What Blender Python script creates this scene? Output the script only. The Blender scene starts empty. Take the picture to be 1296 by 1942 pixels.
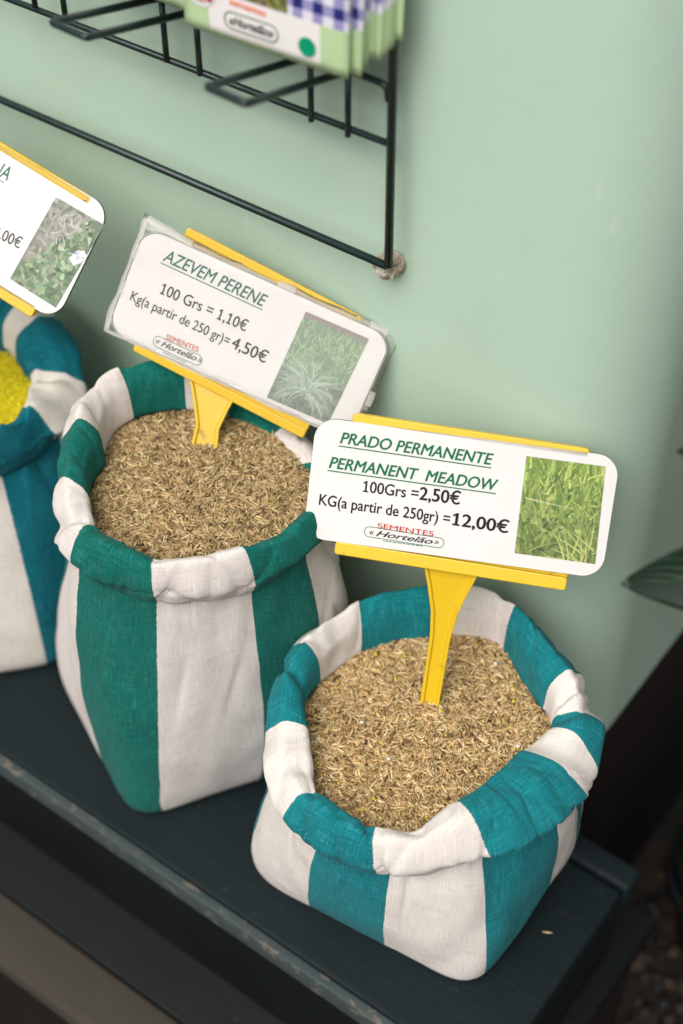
import bpy, math, random, json
import numpy as np
from mathutils import Vector, Matrix, noise

# ------------------------------------------------------------------ camera, sky, sun, exposure
sc = bpy.context.scene
C = sc.collection
PI = math.pi
PITCH, YAW = math.radians(46.6), math.radians(36.3)
cam_d = bpy.data.cameras.new('camera')
cam = bpy.data.objects.new('camera', cam_d); C.objects.link(cam)
cam.location = (0, 0, 1)
cam.rotation_euler = (PI / 2 - PITCH, 0, YAW)
cam_d.sensor_fit = 'VERTICAL'; cam_d.sensor_height = 36.0
cam_d.lens = 3000 / 1942 * 36.0
cam_d.clip_start = 0.02; cam_d.clip_end = 200
cam_d.dof.use_dof = True; cam_d.dof.focus_distance = 1.0; cam_d.dof.aperture_fstop = 3.3
sc.camera = cam

world = bpy.data.worlds.new('World'); sc.world = world; world.use_nodes = True
wn = world.node_tree; bg = wn.nodes['Background']
SUN_EL, SUN_AZ = math.radians(54), math.radians(172)      # the veiled sun stands behind the camera
sky = wn.nodes.new('ShaderNodeTexSky'); sky.sky_type = 'NISHITA'; sky.sun_disc = False
sky.sun_elevation = SUN_EL; sky.sun_rotation = SUN_AZ; sky.dust_density = 6; sky.air_density = 1.0
hs = wn.nodes.new('ShaderNodeHueSaturation'); hs.inputs['Saturation'].default_value = 0.03   # overcast: nearly white
wn.links.new(sky.outputs[0], hs.inputs['Color']); wn.links.new(hs.outputs[0], bg.inputs[0])
bg.inputs[1].default_value = 0.085
sun_d = bpy.data.lights.new('sun', 'SUN'); sun_d.energy = 1.5; sun_d.angle = math.radians(42); sun_d.color = (1, .95, .88)
sun = bpy.data.objects.new('sun', sun_d); C.objects.link(sun)
sdir = Vector((math.sin(SUN_AZ) * math.cos(SUN_EL), math.cos(SUN_AZ) * math.cos(SUN_EL), math.sin(SUN_EL)))
sun.rotation_euler = sdir.to_track_quat('Z', 'Y').to_euler(); sun.location = sdir * 3
sc.view_settings.view_transform = 'Standard'; sc.view_settings.look = 'None'
sc.view_settings.gamma = 1; sc.view_settings.exposure = 0.57; sc.view_settings.use_curve_mapping = False

D = json.loads('''{"sign_prado":{"C":[-0.3447,0.5926,0.2925],"R":[0.8895,-0.3944,-0.2307,0.456,0.7345,0.5025,-0.0287,-0.5522,0.8332],"w":0.188,"h":0.0775},"sign_azev":{"C":[-0.5237,0.6092,0.3239],"R":[0.918,-0.3892,0.0763,0.2889,0.788,0.5437,-0.2718,-0.4771,0.8358],"w":0.178,"h":0.0755},"sign_na":{"C":[-0.7103,0.5514,0.3869],"R":[0.9694,-0.2269,0.0938,0.1081,0.7374,0.6668,-0.2204,-0.6362,0.7393],"w":0.188,"h":0.0818},"lay":{"prado":{"t1":[[-77.72,24.25],[17.3,23.22]],"t2":[[-82.88,7.87],[22.36,7.49]],"t3":[[-58.79,-4.42],[0.58,-4.32]],"t3m":[[-23.89,-4.34],[-22.55,-4.49]],"t4":[[-86.56,-16.47],[32.42,-18.19]],"t4m":[[-30.28,-17.15]],"sem":[[-48.22,-26.18],[-12.8,-26.66]],"oval":[[-30.73,-29.89]],"ov":[[-56.22,-29.38],[-5.34,-30.4]],"hort":[[-48.61,-31.4],[-12.82,-31.81]],"tiny":[[-43.56,-34.47],[-18.13,-34.63]],"pic":[[37.65,31.66],[86.16,31.62],[88.92,-30.23],[38.69,-30.28]],"lipT":[[-70.77,41.74],[73.79,41.19]],"lipT2":[[-69.73,44.2],[74.49,38.64]],"lipB":[[-74.52,-43.03],[76.72,-45.37]],"fun":[[-17.63,-46.64],[19.82,-47.44]],"ref":[[-80.94,38.05],[-80.09,30.48]],"foot":[[-0.59,-142.41]]},"azev":{"t1":[[-70.17,21.64],[2.96,20.86]],"t2":[[-62.92,0.55],[-2.3,0.8]],"t3":[[-81.21,-11.96],[17.54,-13.41]],"sem":[[-49.65,-26.3],[-26.47,-25.45]],"ov":[[-57.08,-30.1],[-21.4,-30.57]],"hort":[[-50.96,-31.99],[-25.58,-31.72]],"tiny":[[-48.32,-35.88],[-30.38,-36.29]],"pic":[[29.53,29.89],[74.51,30.56],[71.91,-33.58],[27.55,-34.39]],"lipT2":[[-62.15,48.09],[55.17,41.54]],"lipB":[[-67.3,-46.19],[62.66,-55.99]],"fun":[[-25.58,-46.73],[9.06,-52.97]],"sleeve":[[-82.76,47.84],[90.39,34.77],[92.98,-22.52],[-91.52,-41.55]]},"na":{"t1":[[8.11,22.0],[21.01,22.6]],"t2":[[28.48,-13.43],[49.13,-12.1]],"pic":[[56.68,29.4],[94.97,29.45],[90.09,-33.38],[52.58,-32.34]],"lipT2":[[3.7,43.31],[90.88,39.39]],"lipB":[[50.23,-44.93],[79.52,-45.38]],"torn":[[97.66,1.19],[101.71,5.28]]}},"foot_prado":[-0.3248,0.5395,0.142],"foot_azev":[-0.5268,0.5594,0.25],"s3":{"cen":[-0.305,0.515],"st":[[127.3078,0.1154,0.172,128.6479,0.0907,0.145],[110.2173,0.1166,0.172,109.7593,0.096,0.145],[93.0392,0.1126,0.172,98.2053,0.1001,0.145],[74.355,0.1045,0.172,78.4901,0.0817,0.15],[57.3235,0.1059,0.172,60.845,0.0756,0.155],[35.9929,0.1109,0.17,49.6954,0.0802,0.155],[22.7773,0.1087,0.165,9.9103,0.0547,0.175],[9.3403,0.0948,0.15,-22.0928,0.0555,0.18],[-35.492,0.0872,0.15,-48.93,0.0665,0.18],[-62.0776,0.0877,0.135,-64.0168,0.0747,0.165],[-82.6119,0.0937,0.13,-84.2692,0.0832,0.165],[-103.9878,0.1018,0.13,-101.1768,0.0837,0.165],[-119.0977,0.1018,0.14,-112.3209,0.0865,0.165],[-131.0972,0.1065,0.15,-124.994,0.0792,0.165],[-144.1849,0.1092,0.165,-142.8806,0.0794,0.165],[-156.584,0.1099,0.17,-163.3868,0.0885,0.16],[-172.1146,0.112,0.172,173.3525,0.087,0.15],[168.987,0.1123,0.172,154.6392,0.0924,0.145],[149.7883,0.1103,0.172,142.4833,0.0919,0.145]],"O":[151.7,117.0,92.5,57.1,32.0,20.4,9.3,-34.8,-76.9,-113.5,-144.8,-177.2],"I":[156.2,119.3,93.9,55.9,41.0,36.4,18.3,-46.9,-81.9,-111.0,-142.9,-178.0],"B":[null,null,null,null,null,31.7,23.0,-31.7,-76.6,-117.2,-141.8,null],"BT":[null,null,null,null,null,8.2,1.7,-35.3,-72.5,-101.9,-125.8,null]},"s2":{"cen":[-0.51,0.52],"st":[[160.7734,0.1016,0.28,153.6353,0.08,0.26],[177.0267,0.0989,0.28,167.15,0.0802,0.255],[-158.9874,0.0841,0.275,-171.3164,0.0595,0.255],[-135.6659,0.0825,0.27,-123.5831,0.0606,0.265],[-122.2548,0.0873,0.262,-100.1476,0.067,0.27],[-113.3202,0.0865,0.25,-93.8073,0.0692,0.27],[-105.0247,0.081,0.24,-84.5379,0.0668,0.27],[-77.7157,0.0802,0.238,-61.6857,0.0726,0.27],[-62.361,0.0807,0.238,-53.9834,0.0715,0.27],[-38.6549,0.0804,0.238,-28.4068,0.0752,0.272],[-21.6076,0.0859,0.24,-19.2894,0.0798,0.272],[-0.4699,0.092,0.245,-2.9412,0.083,0.272],[15.189,0.0961,0.255,12.717,0.086,0.272],[130.0958,0.1002,0.28,131.3348,0.0821,0.255]],"O":[159.2,126.5,107.2,77.3,45.9,31.7,13.2,-20.7,-62.4,-101.6,-142.8,-160.9],"I":[155.6,129.1,108.0,83.1,60.0,38.7,20.6,-24.3,-63.6,-103.6,-124.6,-178.2],"B":[null,null,null,null,null,null,16.1,-18.3,-71.8,-110.9,-148.5,null],"BT":[null,null,null,null,null,null,7.1,-19.8,-62.7,-106.2,-136.2,null]},"s1":{"cen":[-0.715,0.565],"st":[[61.7919,0.0696,0.24,30.9761,0.0379,0.225],[34.2362,0.0864,0.24,25.0355,0.0481,0.225],[24.3542,0.1015,0.225,3.4496,0.0599,0.225],[5.887,0.0984,0.215,-15.4449,0.0836,0.235],[-5.8175,0.0961,0.2,-21.4627,0.0937,0.235],[-20.4157,0.0938,0.195,-28.5852,0.0934,0.235],[-32.9332,0.0929,0.19,-33.169,0.0932,0.235]]}}''')
rng = np.random.default_rng(7); random.seed(7)

# ------------------------------------------------------------------ helpers
def lin(*c):
    return tuple(((v / 255) / 12.92 if v / 255 <= .04045 else ((v / 255 + .055) / 1.055) ** 2.4) for v in c)
def thing(name, label, cat, loc=(0, 0, 0), group=None, mat=None):
    o = bpy.data.objects.new(name, None); C.objects.link(o); o.empty_display_size = .02
    if mat is not None: o.matrix_world = mat
    else: o.location = loc
    return tag(o, label, cat, group)
def tag(o, label, cat, group=None, kind=None):
    o['label'] = label; o['category'] = cat
    if group: o['group'] = group
    if kind: o['kind'] = kind
    return o
def obj(name, verts, faces, mat, parent=None, smooth=True, mats=None, fmi=None):
    me = bpy.data.meshes.new(name); me.from_pydata([tuple(map(float, v)) for v in verts], [], [tuple(map(int, f)) for f in faces])
    for m in (mats or [mat]): me.materials.append(m)
    if fmi is not None: me.polygons.foreach_set('material_index', np.asarray(fmi, dtype=np.int32))
    me.polygons.foreach_set('use_smooth', np.full(len(me.polygons), smooth))
    me.update()
    o = bpy.data.objects.new(name, me); C.objects.link(o)
    if parent is not None: o.parent = parent
    return o
def bevel(o, w, seg=2, ang=35):
    m = o.modifiers.new('bevel', 'BEVEL'); m.width = w; m.segments = seg; m.limit_method = 'ANGLE'; m.angle_limit = math.radians(ang)
    return o
def box_vf(x0, x1, y0, y1, z0, z1):
    v = [(x, y, z) for z in (z0, z1) for y in (y0, y1) for x in (x0, x1)]
    f = [(0, 2, 3, 1), (4, 5, 7, 6), (0, 1, 5, 4), (1, 3, 7, 5), (3, 2, 6, 7), (2, 0, 4, 6)]
    return v, f
def box(name, b, mat, parent=None, bw=0.0, seg=2):
    v, f = box_vf(*b); o = obj(name, v, f, mat, parent, smooth=bw > 0)
    if bw: bevel(o, bw, seg)
    return o
def smooth_path(pts, n=8, closed=False):
    """round the corners of a polyline a little (Catmull-Rom)"""
    P = [Vector(p) for p in pts]; out = []
    for i in range(len(P) - 1):
        a = P[max(i - 1, 0)]; b = P[i]; c = P[i + 1]; d = P[min(i + 2, len(P) - 1)]
        for k in range(n):
            t = k / n
            out.append(.5 * ((2 * b) + (c - a) * t + (2 * a - 5 * b + 4 * c - d) * t * t + (3 * b - a - 3 * c + d) * t ** 3))
    out.append(P[-1]); return out
def fillet(pts, r, n=6):
    P = [Vector(p) for p in pts]; out = [P[0]]
    for i in range(1, len(P) - 1):
        a = (P[i - 1] - P[i]); b = (P[i + 1] - P[i]); rr = min(r, a.length * .45, b.length * .45)
        p0 = P[i] + a.normalized() * rr; p1 = P[i] + b.normalized() * rr
        for k in range(n + 1):
            t = k / n; out.append((1 - t) ** 2 * p0 + 2 * t * (1 - t) * P[i] + t * t * p1)
    out.append(P[-1]); return out
def tube_vf(path, r, seg=12, v0=0):
    P = [Vector(p) for p in path]; V = []; F = []
    t = (P[1] - P[0]).normalized(); up = Vector((0, 0, 1)) if abs(t.z) < .9 else Vector((1, 0, 0))
    n = t.cross(up).normalized()
    for i, p in enumerate(P):
        t = (P[min(i + 1, len(P) - 1)] - P[max(i - 1, 0)]).normalized()
        n = (n - t * n.dot(t)).normalized(); b = t.cross(n)
        rr = r[i] if hasattr(r, '__len__') else r
        for k in range(seg):
            a = 2 * PI * k / seg; V.append(p + (n * math.cos(a) + b * math.sin(a)) * rr)
    for i in range(len(P) - 1):
        for k in range(seg):
            a = i * seg + k; b = i * seg + (k + 1) % seg
            F.append((v0 + a, v0 + b, v0 + b + seg, v0 + a + seg))
    F.append(tuple(v0 + k for k in reversed(range(seg)))); F.append(tuple(v0 + (len(P) - 1) * seg + k for k in range(seg)))
    return V, F
def tube(name, path, r, mat, parent=None, seg=12):
    v, f = tube_vf(path, r, seg); return obj(name, v, f, mat, parent)

# ------------------------------------------------------------------ materials
class NT:
    def __init__(s, name):
        s.m = bpy.data.materials.new(name); s.m.use_nodes = True; s.t = s.m.node_tree
        s.b = s.t.nodes['Principled BSDF']
    def n(s, typ, **kw):
        nd = s.t.nodes.new('ShaderNode' + typ)
        for k, v in kw.items():
            if k in nd.inputs: nd.inputs[k].default_value = v
            else: setattr(nd, k, v)
        return nd
    def l(s, a, b): s.t.links.new(a, b)
    def coord(s, kind='Object'): return s.n('TexCoord').outputs[kind]
    def mapped(s, scale, kind='Object', src=None):
        mp = s.n('Mapping'); mp.inputs['Scale'].default_value = scale
        s.l(src or s.coord(kind), mp.inputs[0]); return mp.outputs[0]
    def noise(s, vec, scale, detail=4, rough=.55):
        nd = s.n('TexNoise', Scale=scale, Detail=detail, Roughness=rough); s.l(vec, nd.inputs['Vector']); return nd.outputs[0]
    def ramp(s, fac, stops):
        r = s.n('ValToRGB'); e = r.color_ramp.elements
        while len(e) < len(stops): e.new(.5)
        for i, (p, c) in enumerate(stops):
            e[i].position = p; e[i].color = (*c, 1) if len(c) == 3 else c
        s.l(fac, r.inputs[0]); return r.outputs[0]
    def mix(s, fac, a, b, mode='MIX'):
        m = s.n('Mix', data_type='RGBA', blend_type=mode)
        for sock, v in ((m.inputs[0], fac), (m.inputs[6], a), (m.inputs[7], b)):
            if isinstance(v, (int, float)): sock.default_value = v
            elif isinstance(v, tuple): sock.default_value = (*v, 1) if len(v) == 3 else v
            else: s.l(v, sock)
        return m.outputs[2]
    def math(s, op, a, b=0.0, c=None):
        m = s.n('Math', operation=op)
        for i, v in enumerate((a, b, c)):
            if v is None: continue
            if isinstance(v, (int, float)): m.inputs[i].default_value = v
            else: s.l(v, m.inputs[i])
        return m.outputs[0]
    def bump(s, h, dist, strength=1.0):
        b = s.n('Bump', Strength=strength, Distance=dist); s.l(h, b.inputs['Height']); s.l(b.outputs[0], s.b.inputs['Normal'])
    def set(s, **kw):
        for k, v in kw.items():
            i = s.b.inputs[k.replace('_', ' ')]
            if isinstance(v, (int, float)): i.default_value = v
            elif isinstance(v, tuple): i.default_value = (*v, 1) if len(v) == 3 else v
            else: s.l(v, i)
        return s.m

def m_wall():
    k = NT('wall_paint'); v = k.coord()
    n1 = k.noise(v, 7, 5); n2 = k.noise(v, 60, 4)
    col = k.ramp(n1, [(.3, (.430, .572, .460)), (.7, (.458, .598, .480))])
    sp = k.noise(v, 210, 2); col = k.mix(k.ramp(sp, [(.74, (0, 0, 0)), (.79, (.35, .35, .35))]), col, (.16, .22, .16))
    st = k.noise(k.mapped((90, 90, 4)), 1, 3); col = k.mix(k.ramp(st, [(.45, (0, 0, 0)), (.8, (.16, .16, .16))]), col, (.44, .54, .44))
    sm = k.noise(k.mapped((9, 9, 5)), 1, 6, .7); col = k.mix(k.ramp(sm, [(.58, (0, 0, 0)), (.72, (.30, .30, .30))]), col, (.36, .45, .35))
    scf = k.noise(k.mapped((160, 160, 22)), 1, 4, .6); col = k.mix(k.ramp(scf, [(.68, (0, 0, 0)), (.71, (.35, .35, .35))]), col, (.56, .66, .55))
    fine = k.noise(v, 420, 3); h = k.math('ADD', k.math('MULTIPLY', fine, .55), k.math('ADD', k.math('MULTIPLY', n2, .9), k.math('MULTIPLY', k.noise(v, 14, 3), .9)))
    k.bump(h, .0005, .6)
    return k.set(Specular_IOR_Level=.25, Base_Color=col, Roughness=k.math('ADD', .5, k.math('MULTIPLY', n2, .25)))
def m_paint(name, c0, c1, worn, wear=.62, rough=.4, scale=(40, 8, 40), amt=.8):
    k = NT(name); v = k.coord()
    n = k.noise(v, 16, 6, .65); g = k.noise(k.mapped((6, 160, 160)), 1, 4)
    col = k.mix(n, c0, c1); col = k.mix(k.math('MULTIPLY', g, .35), col, tuple(x * 1.9 + .004 for x in c1))
    sc_ = k.noise(k.mapped((70, 110, 90)), 1.0, 6, .7)
    col = k.mix(k.ramp(sc_, [(wear, (0, 0, 0)), (wear + .06, (amt, amt, amt))]), col, worn)
    dust = k.noise(v, 260, 3, .7); col = k.mix(k.ramp(dust, [(.64, (0, 0, 0)), (.74, (.28, .28, .28))]), col, k.mix(k.ramp(k.noise(v, 11, 4), [(.42, (0, 0, 0)), (.62, (1, 1, 1))]), col, (.10, .11, .105)))
    chip = k.noise(k.mapped((55, 75, 60)), 1, 5, .75); col = k.mix(k.ramp(chip, [(.72, (0, 0, 0)), (.735, (.8, .8, .8))]), col, tuple(x * .8 for x in worn))
    k.bump(k.math('ADD', k.math('SUBTRACT', g, k.math('MULTIPLY', k.ramp(chip, [(.70, (0, 0, 0)), (.715, (1, 1, 1))]), 2.0)), k.math('MULTIPLY', n, 1.2)), .0007, .8)
    return k.set(Specular_IOR_Level=.22, Base_Color=col, Roughness=k.math('ADD', rough, k.math('MULTIPLY', n, .3)))
def m_plain(name, c, rough=.5, metal=0, bumps=None, var=.1, spec=.5):
    k = NT(name); v = k.coord(); n = k.noise(v, 90, 4)
    col = k.mix(n, tuple(x * (1 - var) for x in c), tuple(min(1, x * (1 + var)) for x in c))
    if bumps: k.bump(k.noise(v, bumps[0], 4), bumps[1], .8)
    return k.set(Base_Color=col, Roughness=rough, Metallic=metal, Specular_IOR_Level=.06 if 'ink' in name else spec)
def m_yellow(name, c, dirt):
    k = NT(name); v = k.coord(); n = k.noise(v, 55, 6, .65); n2 = k.noise(k.mapped((60, 60, 240)), 1, 5, .6)
    col = k.mix(k.noise(v, 20, 3), c, tuple(x * .88 for x in c))
    col = k.mix(k.ramp(n, [(.60, (0, 0, 0)), (.70, (dirt, dirt, dirt))]), col, (.25, .15, .03))
    col = k.mix(k.ramp(n2, [(.66, (0, 0, 0)), (.72, (.55, .55, .55))]), col, (.72, .55, .30))
    k.bump(n2, .0003, .5)
    return k.set(Base_Color=col, Roughness=.38)
def m_fabric(name, dye, dye2, white=(.71, .65, .605)):
    k = NT(name)
    uv = k.n('UVMap', uv_map='stripe').outputs[0]; wv = k.n('UVMap', uv_map='weave').outputs[0]
    sx = k.n('SeparateXYZ'); k.l(uv, sx.inputs[0])
    wob = k.math('MULTIPLY', k.math('SUBTRACT', k.noise(k.mapped((420, 420, 1), src=wv), 1, 3), .5), .014)
    fr = k.math('FRACT', k.math('ADD', k.math('MULTIPLY', sx.outputs[0], .5), wob))
    is_w = k.math('GREATER_THAN', fr, .5)
    warp = k.noise(k.mapped((1500, 55, 1), src=wv), 1, 4, .65)     # threads along the sack
    weft = k.noise(k.mapped((60, 1500, 1), src=wv), 1, 4, .65)     # threads round it
    th = k.math('MULTIPLY', k.math('ADD', warp, weft), .5)
    big = k.noise(k.mapped((16, 14, 1), src=wv), 1, 4)
    tl = k.ramp(th, [(.36, tuple(x * .68 for x in dye)), (.48, dye), (.56, dye2), (.68, tuple(min(1, x * 1.35 + .06) for x in dye2))])
    tl = k.mix(k.ramp(big, [(.3, (.0, .0, .0)), (.75, (.30, .30, .30))]), tl, tuple(x * 1.2 + .006 for x in dye2))
    fleck = k.noise(k.mapped((420, 420, 1), src=wv), 1, 2)
    tl = k.mix(k.ramp(fleck, [(.70, (0, 0, 0)), (.76, (.30, .30, .30))]), tl, (.40, .55, .52))
    wh = k.ramp(th, [(.36, tuple(x * .78 for x in white)), (.5, white), (.64, tuple(min(1, x * 1.10) for x in white))])
    stain = k.noise(k.mapped((22, 30, 1), src=wv), 1, 5, .6)
    wh = k.mix(k.ramp(stain, [(.66, (0, 0, 0)), (.85, (.22, .22, .22))]), wh, (.46, .40, .33))
    col = k.mix(is_w, tl, wh)
    crease = k.noise(k.mapped((34, 60, 1), src=wv), 1, 5, .6)
    k.bump(k.math('ADD', k.math('MULTIPLY', th, 1.0), k.math('MULTIPLY', crease, .9)), .0010, .85)
    k.b.inputs['Sheen Weight'].default_value = .04; k.b.inputs['Sheen Roughness'].default_value = .5
    return k.set(Base_Color=col, Roughness=.95, Specular_IOR_Level=.06)
def m_vcol(name, rough=.5, coat=0.0, spec=.5):
    k = NT(name); a = k.n('VertexColor', layer_name='Col'); k.b.inputs['Coat Weight'].default_value = coat
    k.b.inputs['Specular IOR Level'].default_value = spec
    return k.set(Base_Color=a.outputs[0], Roughness=rough)
def m_card(name, c=(.655, .635, .62)):
    k = NT(name); v = k.coord(); n = k.noise(v, 25, 4)
    col = k.mix(n, c, tuple(x * .95 for x in c))
    scr = k.noise(k.mapped((30, 30, 500)), 1, 3); col = k.mix(k.ramp(scr, [(.70, (0, 0, 0)), (.74, (.10, .10, .10))]), col, (.55, .52, .48))
    k.bump(k.noise(v, 18, 3), .0012, .5); k.b.inputs['Coat Weight'].default_value = .10; k.b.inputs['Coat Roughness'].default_value = .18
    return k.set(Base_Color=col, Roughness=.5, Specular_IOR_Level=.2)
def m_sleeve(name='clear_plastic', haze=.035):
    k = NT(name); t = k.t
    tr = k.n('BsdfTransparent'); tr.inputs[0].default_value = (.992, .99, .985, 1)
    gl = k.n('BsdfGlossy', Roughness=.16); df = k.n('BsdfDiffuse'); df.inputs[0].default_value = (.72, .69, .64, 1)
    nz = k.noise(k.coord(), 45, 4); bp = k.n('Bump', Strength=.8, Distance=.002); k.l(nz, bp.inputs['Height'])
    for g in (gl, df): k.l(bp.outputs[0], g.inputs['Normal'])
    m1 = k.n('MixShader'); m1.inputs[0].default_value = haze; k.l(tr.outputs[0], m1.inputs[1]); k.l(df.outputs[0], m1.inputs[2])
    fr = k.n('Fresnel', IOR=1.35); k.l(bp.outputs[0], fr.inputs['Normal'])
    m2 = k.n('MixShader'); k.l(k.math('MULTIPLY', fr.outputs[0], .5), m2.inputs[0]); k.l(m1.outputs[0], m2.inputs[1]); k.l(gl.outputs[0], m2.inputs[2])
    k.l(m2.outputs[0], t.nodes['Material Output'].inputs[0]); return k.m

M = dict(
    wall=m_wall(),
    dado=m_paint('dark_dado_paint', (.0030, .0018, .0016), (.0065, .0034, .0028), (.016, .009, .007), .7, .65),
    bench=m_paint('bench_paint', (.0016, .0052, .0064), (.0032, .0090, .0102), (.075, .066, .055), .64, .55, amt=.36),
    bench_edge=m_paint('bench_edge_paint', (.018, .030, .032), (.046, .060, .060), (.14, .12, .095), .55, .55),
    bench_dark=m_paint('bench_dark_paint', (.0014, .0024, .0027), (.0025, .0042, .0044), (.03, .024, .018), .69, .5),
    step_worn=m_paint('worn_step_wood', (.026, .022, .017), (.050, .043, .034), (.085, .07, .055), .68, .8),
    step_brown=m_paint('dark_brown_wood', (.005, .003, .0025), (.010, .006, .005), (.03, .018, .012), .68, .6),
    wire=m_plain('green_black_wire', (.0050, .018, .017), .36, 0, (140, .0004), .3),
    mortar=m_paint('crumbled_mortar', (.20, .15, .11), (.36, .29, .22), (.55, .50, .44), .55, .9),
    yellow=m_yellow('yellow_plastic', (.72, .47, .014), .7), yellow2=m_yellow('aged_yellow_plastic', (.66, .42, .018), .9),
    fab3=m_fabric('teal_striped_canvas', (.004, .142, .165), (.014, .215, .240)),
    fab2=m_fabric('green_striped_canvas', (.003, .104, .085), (.012, .152, .124), (.66, .60, .565)),
    fab1=m_fabric('blue_striped_canvas', (.003, .095, .130), (.008, .150, .190), (.63, .58, .53)),
    seed=m_vcol('seed_husk', .55, 0, .4), pic=m_vcol('printed_picture', .5, .04, .1),
    card=m_card('white_card'), card_edge=m_plain('card_edge_green', (.02, .06, .045), .5),
    ink_green=m_plain('green_ink', (.012, .135, .055), .45), ink_dgreen=m_plain('faded_green_ink', (.055, .15, .115), .45),
    ink_black=m_plain('black_ink', (.018, .016, .018), .45), ink_grey=m_plain('faded_black_ink', (.06, .05, .055), .45),
    ink_red=m_plain('red_ink', (.45, .035, .02), .45), ink_pale_red=m_plain('faded_red_ink', (.50, .12, .10), .45),
    ink_blue=m_plain('blue_ink', (.05, .16, .45), .5), ink_orange=m_plain('orange_ink', (.80, .15, .03), .5),
    ink_pgreen=m_plain('bright_green_ink', (.005, .28, .14), .5),
    sleeve=m_sleeve(), sleeve_rim=m_sleeve('hazy_plastic_edge', .45),
    leaf=None,
)

# ------------------------------------------------------------------ the setting: floor, wall
def m_floor():
    k = NT('dark_floor'); v = k.coord(); vo = k.n('TexVoronoi', Scale=95); k.l(v, vo.inputs['Vector'])
    col = k.ramp(k.noise(v, 60, 4), [(.35, (.006, .005, .004)), (.7, (.03, .018, .012))])
    k.bump(vo.outputs['Distance'], .004, .6); return k.set(Base_Color=col, Roughness=.9)
fl = obj('ground', [(-60, -60, -.42), (60, -60, -.42), (60, 60, -.42), (-60, 60, -.42)], [(0, 1, 2, 3)], m_floor(), smooth=False)
fl['kind'] = 'structure'

YW, XW, RW = .655, -.266, .070
def wall_curve(off=0.0):
    pts = [(x, YW - off) for x in np.linspace(-3.0, XW - RW, 40)]
    for a in np.linspace(-PI / 2, 0, 25)[1:]:
        pts.append((XW - RW + (RW + off) * math.cos(a), YW + RW + (RW + off) * math.sin(a)))
    pts += [(XW + off, y) for y in np.linspace(YW + RW, 4.0, 30)[1:]]
    return pts
def wall_strip(z0, z1, nz, off, cap):
    P = wall_curve(off); V = []; F = []
    for z in np.linspace(z0, z1, nz):
        for (x, y) in P: V.append((x, y, z))
    n = len(P)
    for j in range(nz - 1):
        for i in range(n - 1): F.append((j * n + i, j * n + i + 1, (j + 1) * n + i + 1, (j + 1) * n + i))
    if cap:   # ledge back to the wall face
        Q = wall_curve(0.0 - .002); b = len(V)
        for (x, y) in Q: V.append((x, y, z1 + .003))
        t = (nz - 1) * n
        for i in range(n - 1): F.append((t + i, t + i + 1, b + i + 1, b + i))
    return V, F
DADO_Z = -.032
v, f = wall_strip(DADO_Z - .004, 2.6, 30, 0.0, False)
wall = obj('wall', v, f, M['wall']); tag(wall, 'pale green painted plaster wall with a rounded corner behind the sacks', 'wall')
v, f = wall_strip(-.42, DADO_Z, 4, .004, True)
obj('dado', v, f, M['dado'], wall)

# ------------------------------------------------------------------ bench with a lower step
bench = thing('bench', 'dark blue-green painted wooden bench with a lower step under the sacks', 'bench', (-1.0, .5, -.42))
def bbox(name, b, mat, bw=.002, seg=2):
    b = (b[0] + 1.0, b[1] + 1.0, b[2] - .5, b[3] - .5, b[4] + .42, b[5] + .42)
    return box(name, b, mat, bench, bw, seg)
bbox('top_plank', (-2.2, -.180, .4065, .5815, -.022, 0), M['bench'], .003, 3)
bbox('rear_plank', (-2.2, -.1765, .5840, .6050, -.022, .0015), M['bench'], .004, 3)
bbox('front_nosing', (-2.2, -.1795, .3985, .4062, -.020, -.0004), M['bench_edge'], .0016, 3)
bbox('front_board', (-2.2, -.184, .4045, .417, -.1195, -.0225), M['bench_dark'], .002)
bbox('end_board', (-.200, -.1845, .4175, .600, -.1195, -.0225), M['bench_dark'], .002)
bbox('step_plank', (-2.2, -.168, .3605, .648, -.142, -.120), M['bench_dark'], .002)
bbox('step_nosing', (-2.2, -.168, .3150, .3600, -.142, -.1196), M['step_worn'], .004, 3)
bbox('riser', (-2.2, -.175, .325, .345, -.419, -.1425), M['step_brown'], .002)
bbox('end_riser', (-.197, -.1752, .3455, .64, -.419, -.1425), M['step_brown'], .002)

# ------------------------------------------------------------------ sacks
def periodic(phi_deg, val, n, sm=5):
    a = np.array(phi_deg, float) % 360; o = np.argsort(a); a = a[o]; w = np.array(val, float)[o]
    g = np.arange(n) * 360 / n
    r = np.interp(g, np.r_[a[-1] - 360, a, a[0] + 360], np.r_[w[-1], w, w[0]])
    if sm:
        d = np.minimum(g, 360 - g); kf = np.exp(-.5 * (d / sm) ** 2); kf /= kf.sum()
        r = np.real(np.fft.ifft(np.fft.fft(r) * np.fft.fft(kf)))
    return r
def poly_r(poly, cen, n, sm):
    P = np.array(poly) - np.array(cen); g = np.arange(n) * 2 * PI / n; r = np.zeros(n)
    for i, t in enumerate(g):
        d = np.array([math.cos(t), math.sin(t)]); best = 0
        for k in range(len(P)):
            a = P[k]; e = P[(k + 1) % len(P)] - a; den = d[0] * e[1] - d[1] * e[0]
            if abs(den) < 1e-9: continue
            s = (a[0] * e[1] - a[1] * e[0]) / den; u = (a[0] * d[1] - a[1] * d[0]) / den
            if s > 0 and -1e-6 <= u <= 1 + 1e-6: best = max(best, s)
        r[i] = best
    gd = np.degrees(g); dd = np.minimum(gd, 360 - gd); kf = np.exp(-.5 * (dd / sm) ** 2); kf /= kf.sum()
    return np.real(np.fft.ifft(np.fft.fft(r) * np.fft.fft(kf)))
def unwrap_desc(b):
    o = [b[0]]
    for x in b[1:]:
        while x > o[-1]: x -= 360
        while x <= o[-1] - 360: x += 360
        o.append(x)
    return o
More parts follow.
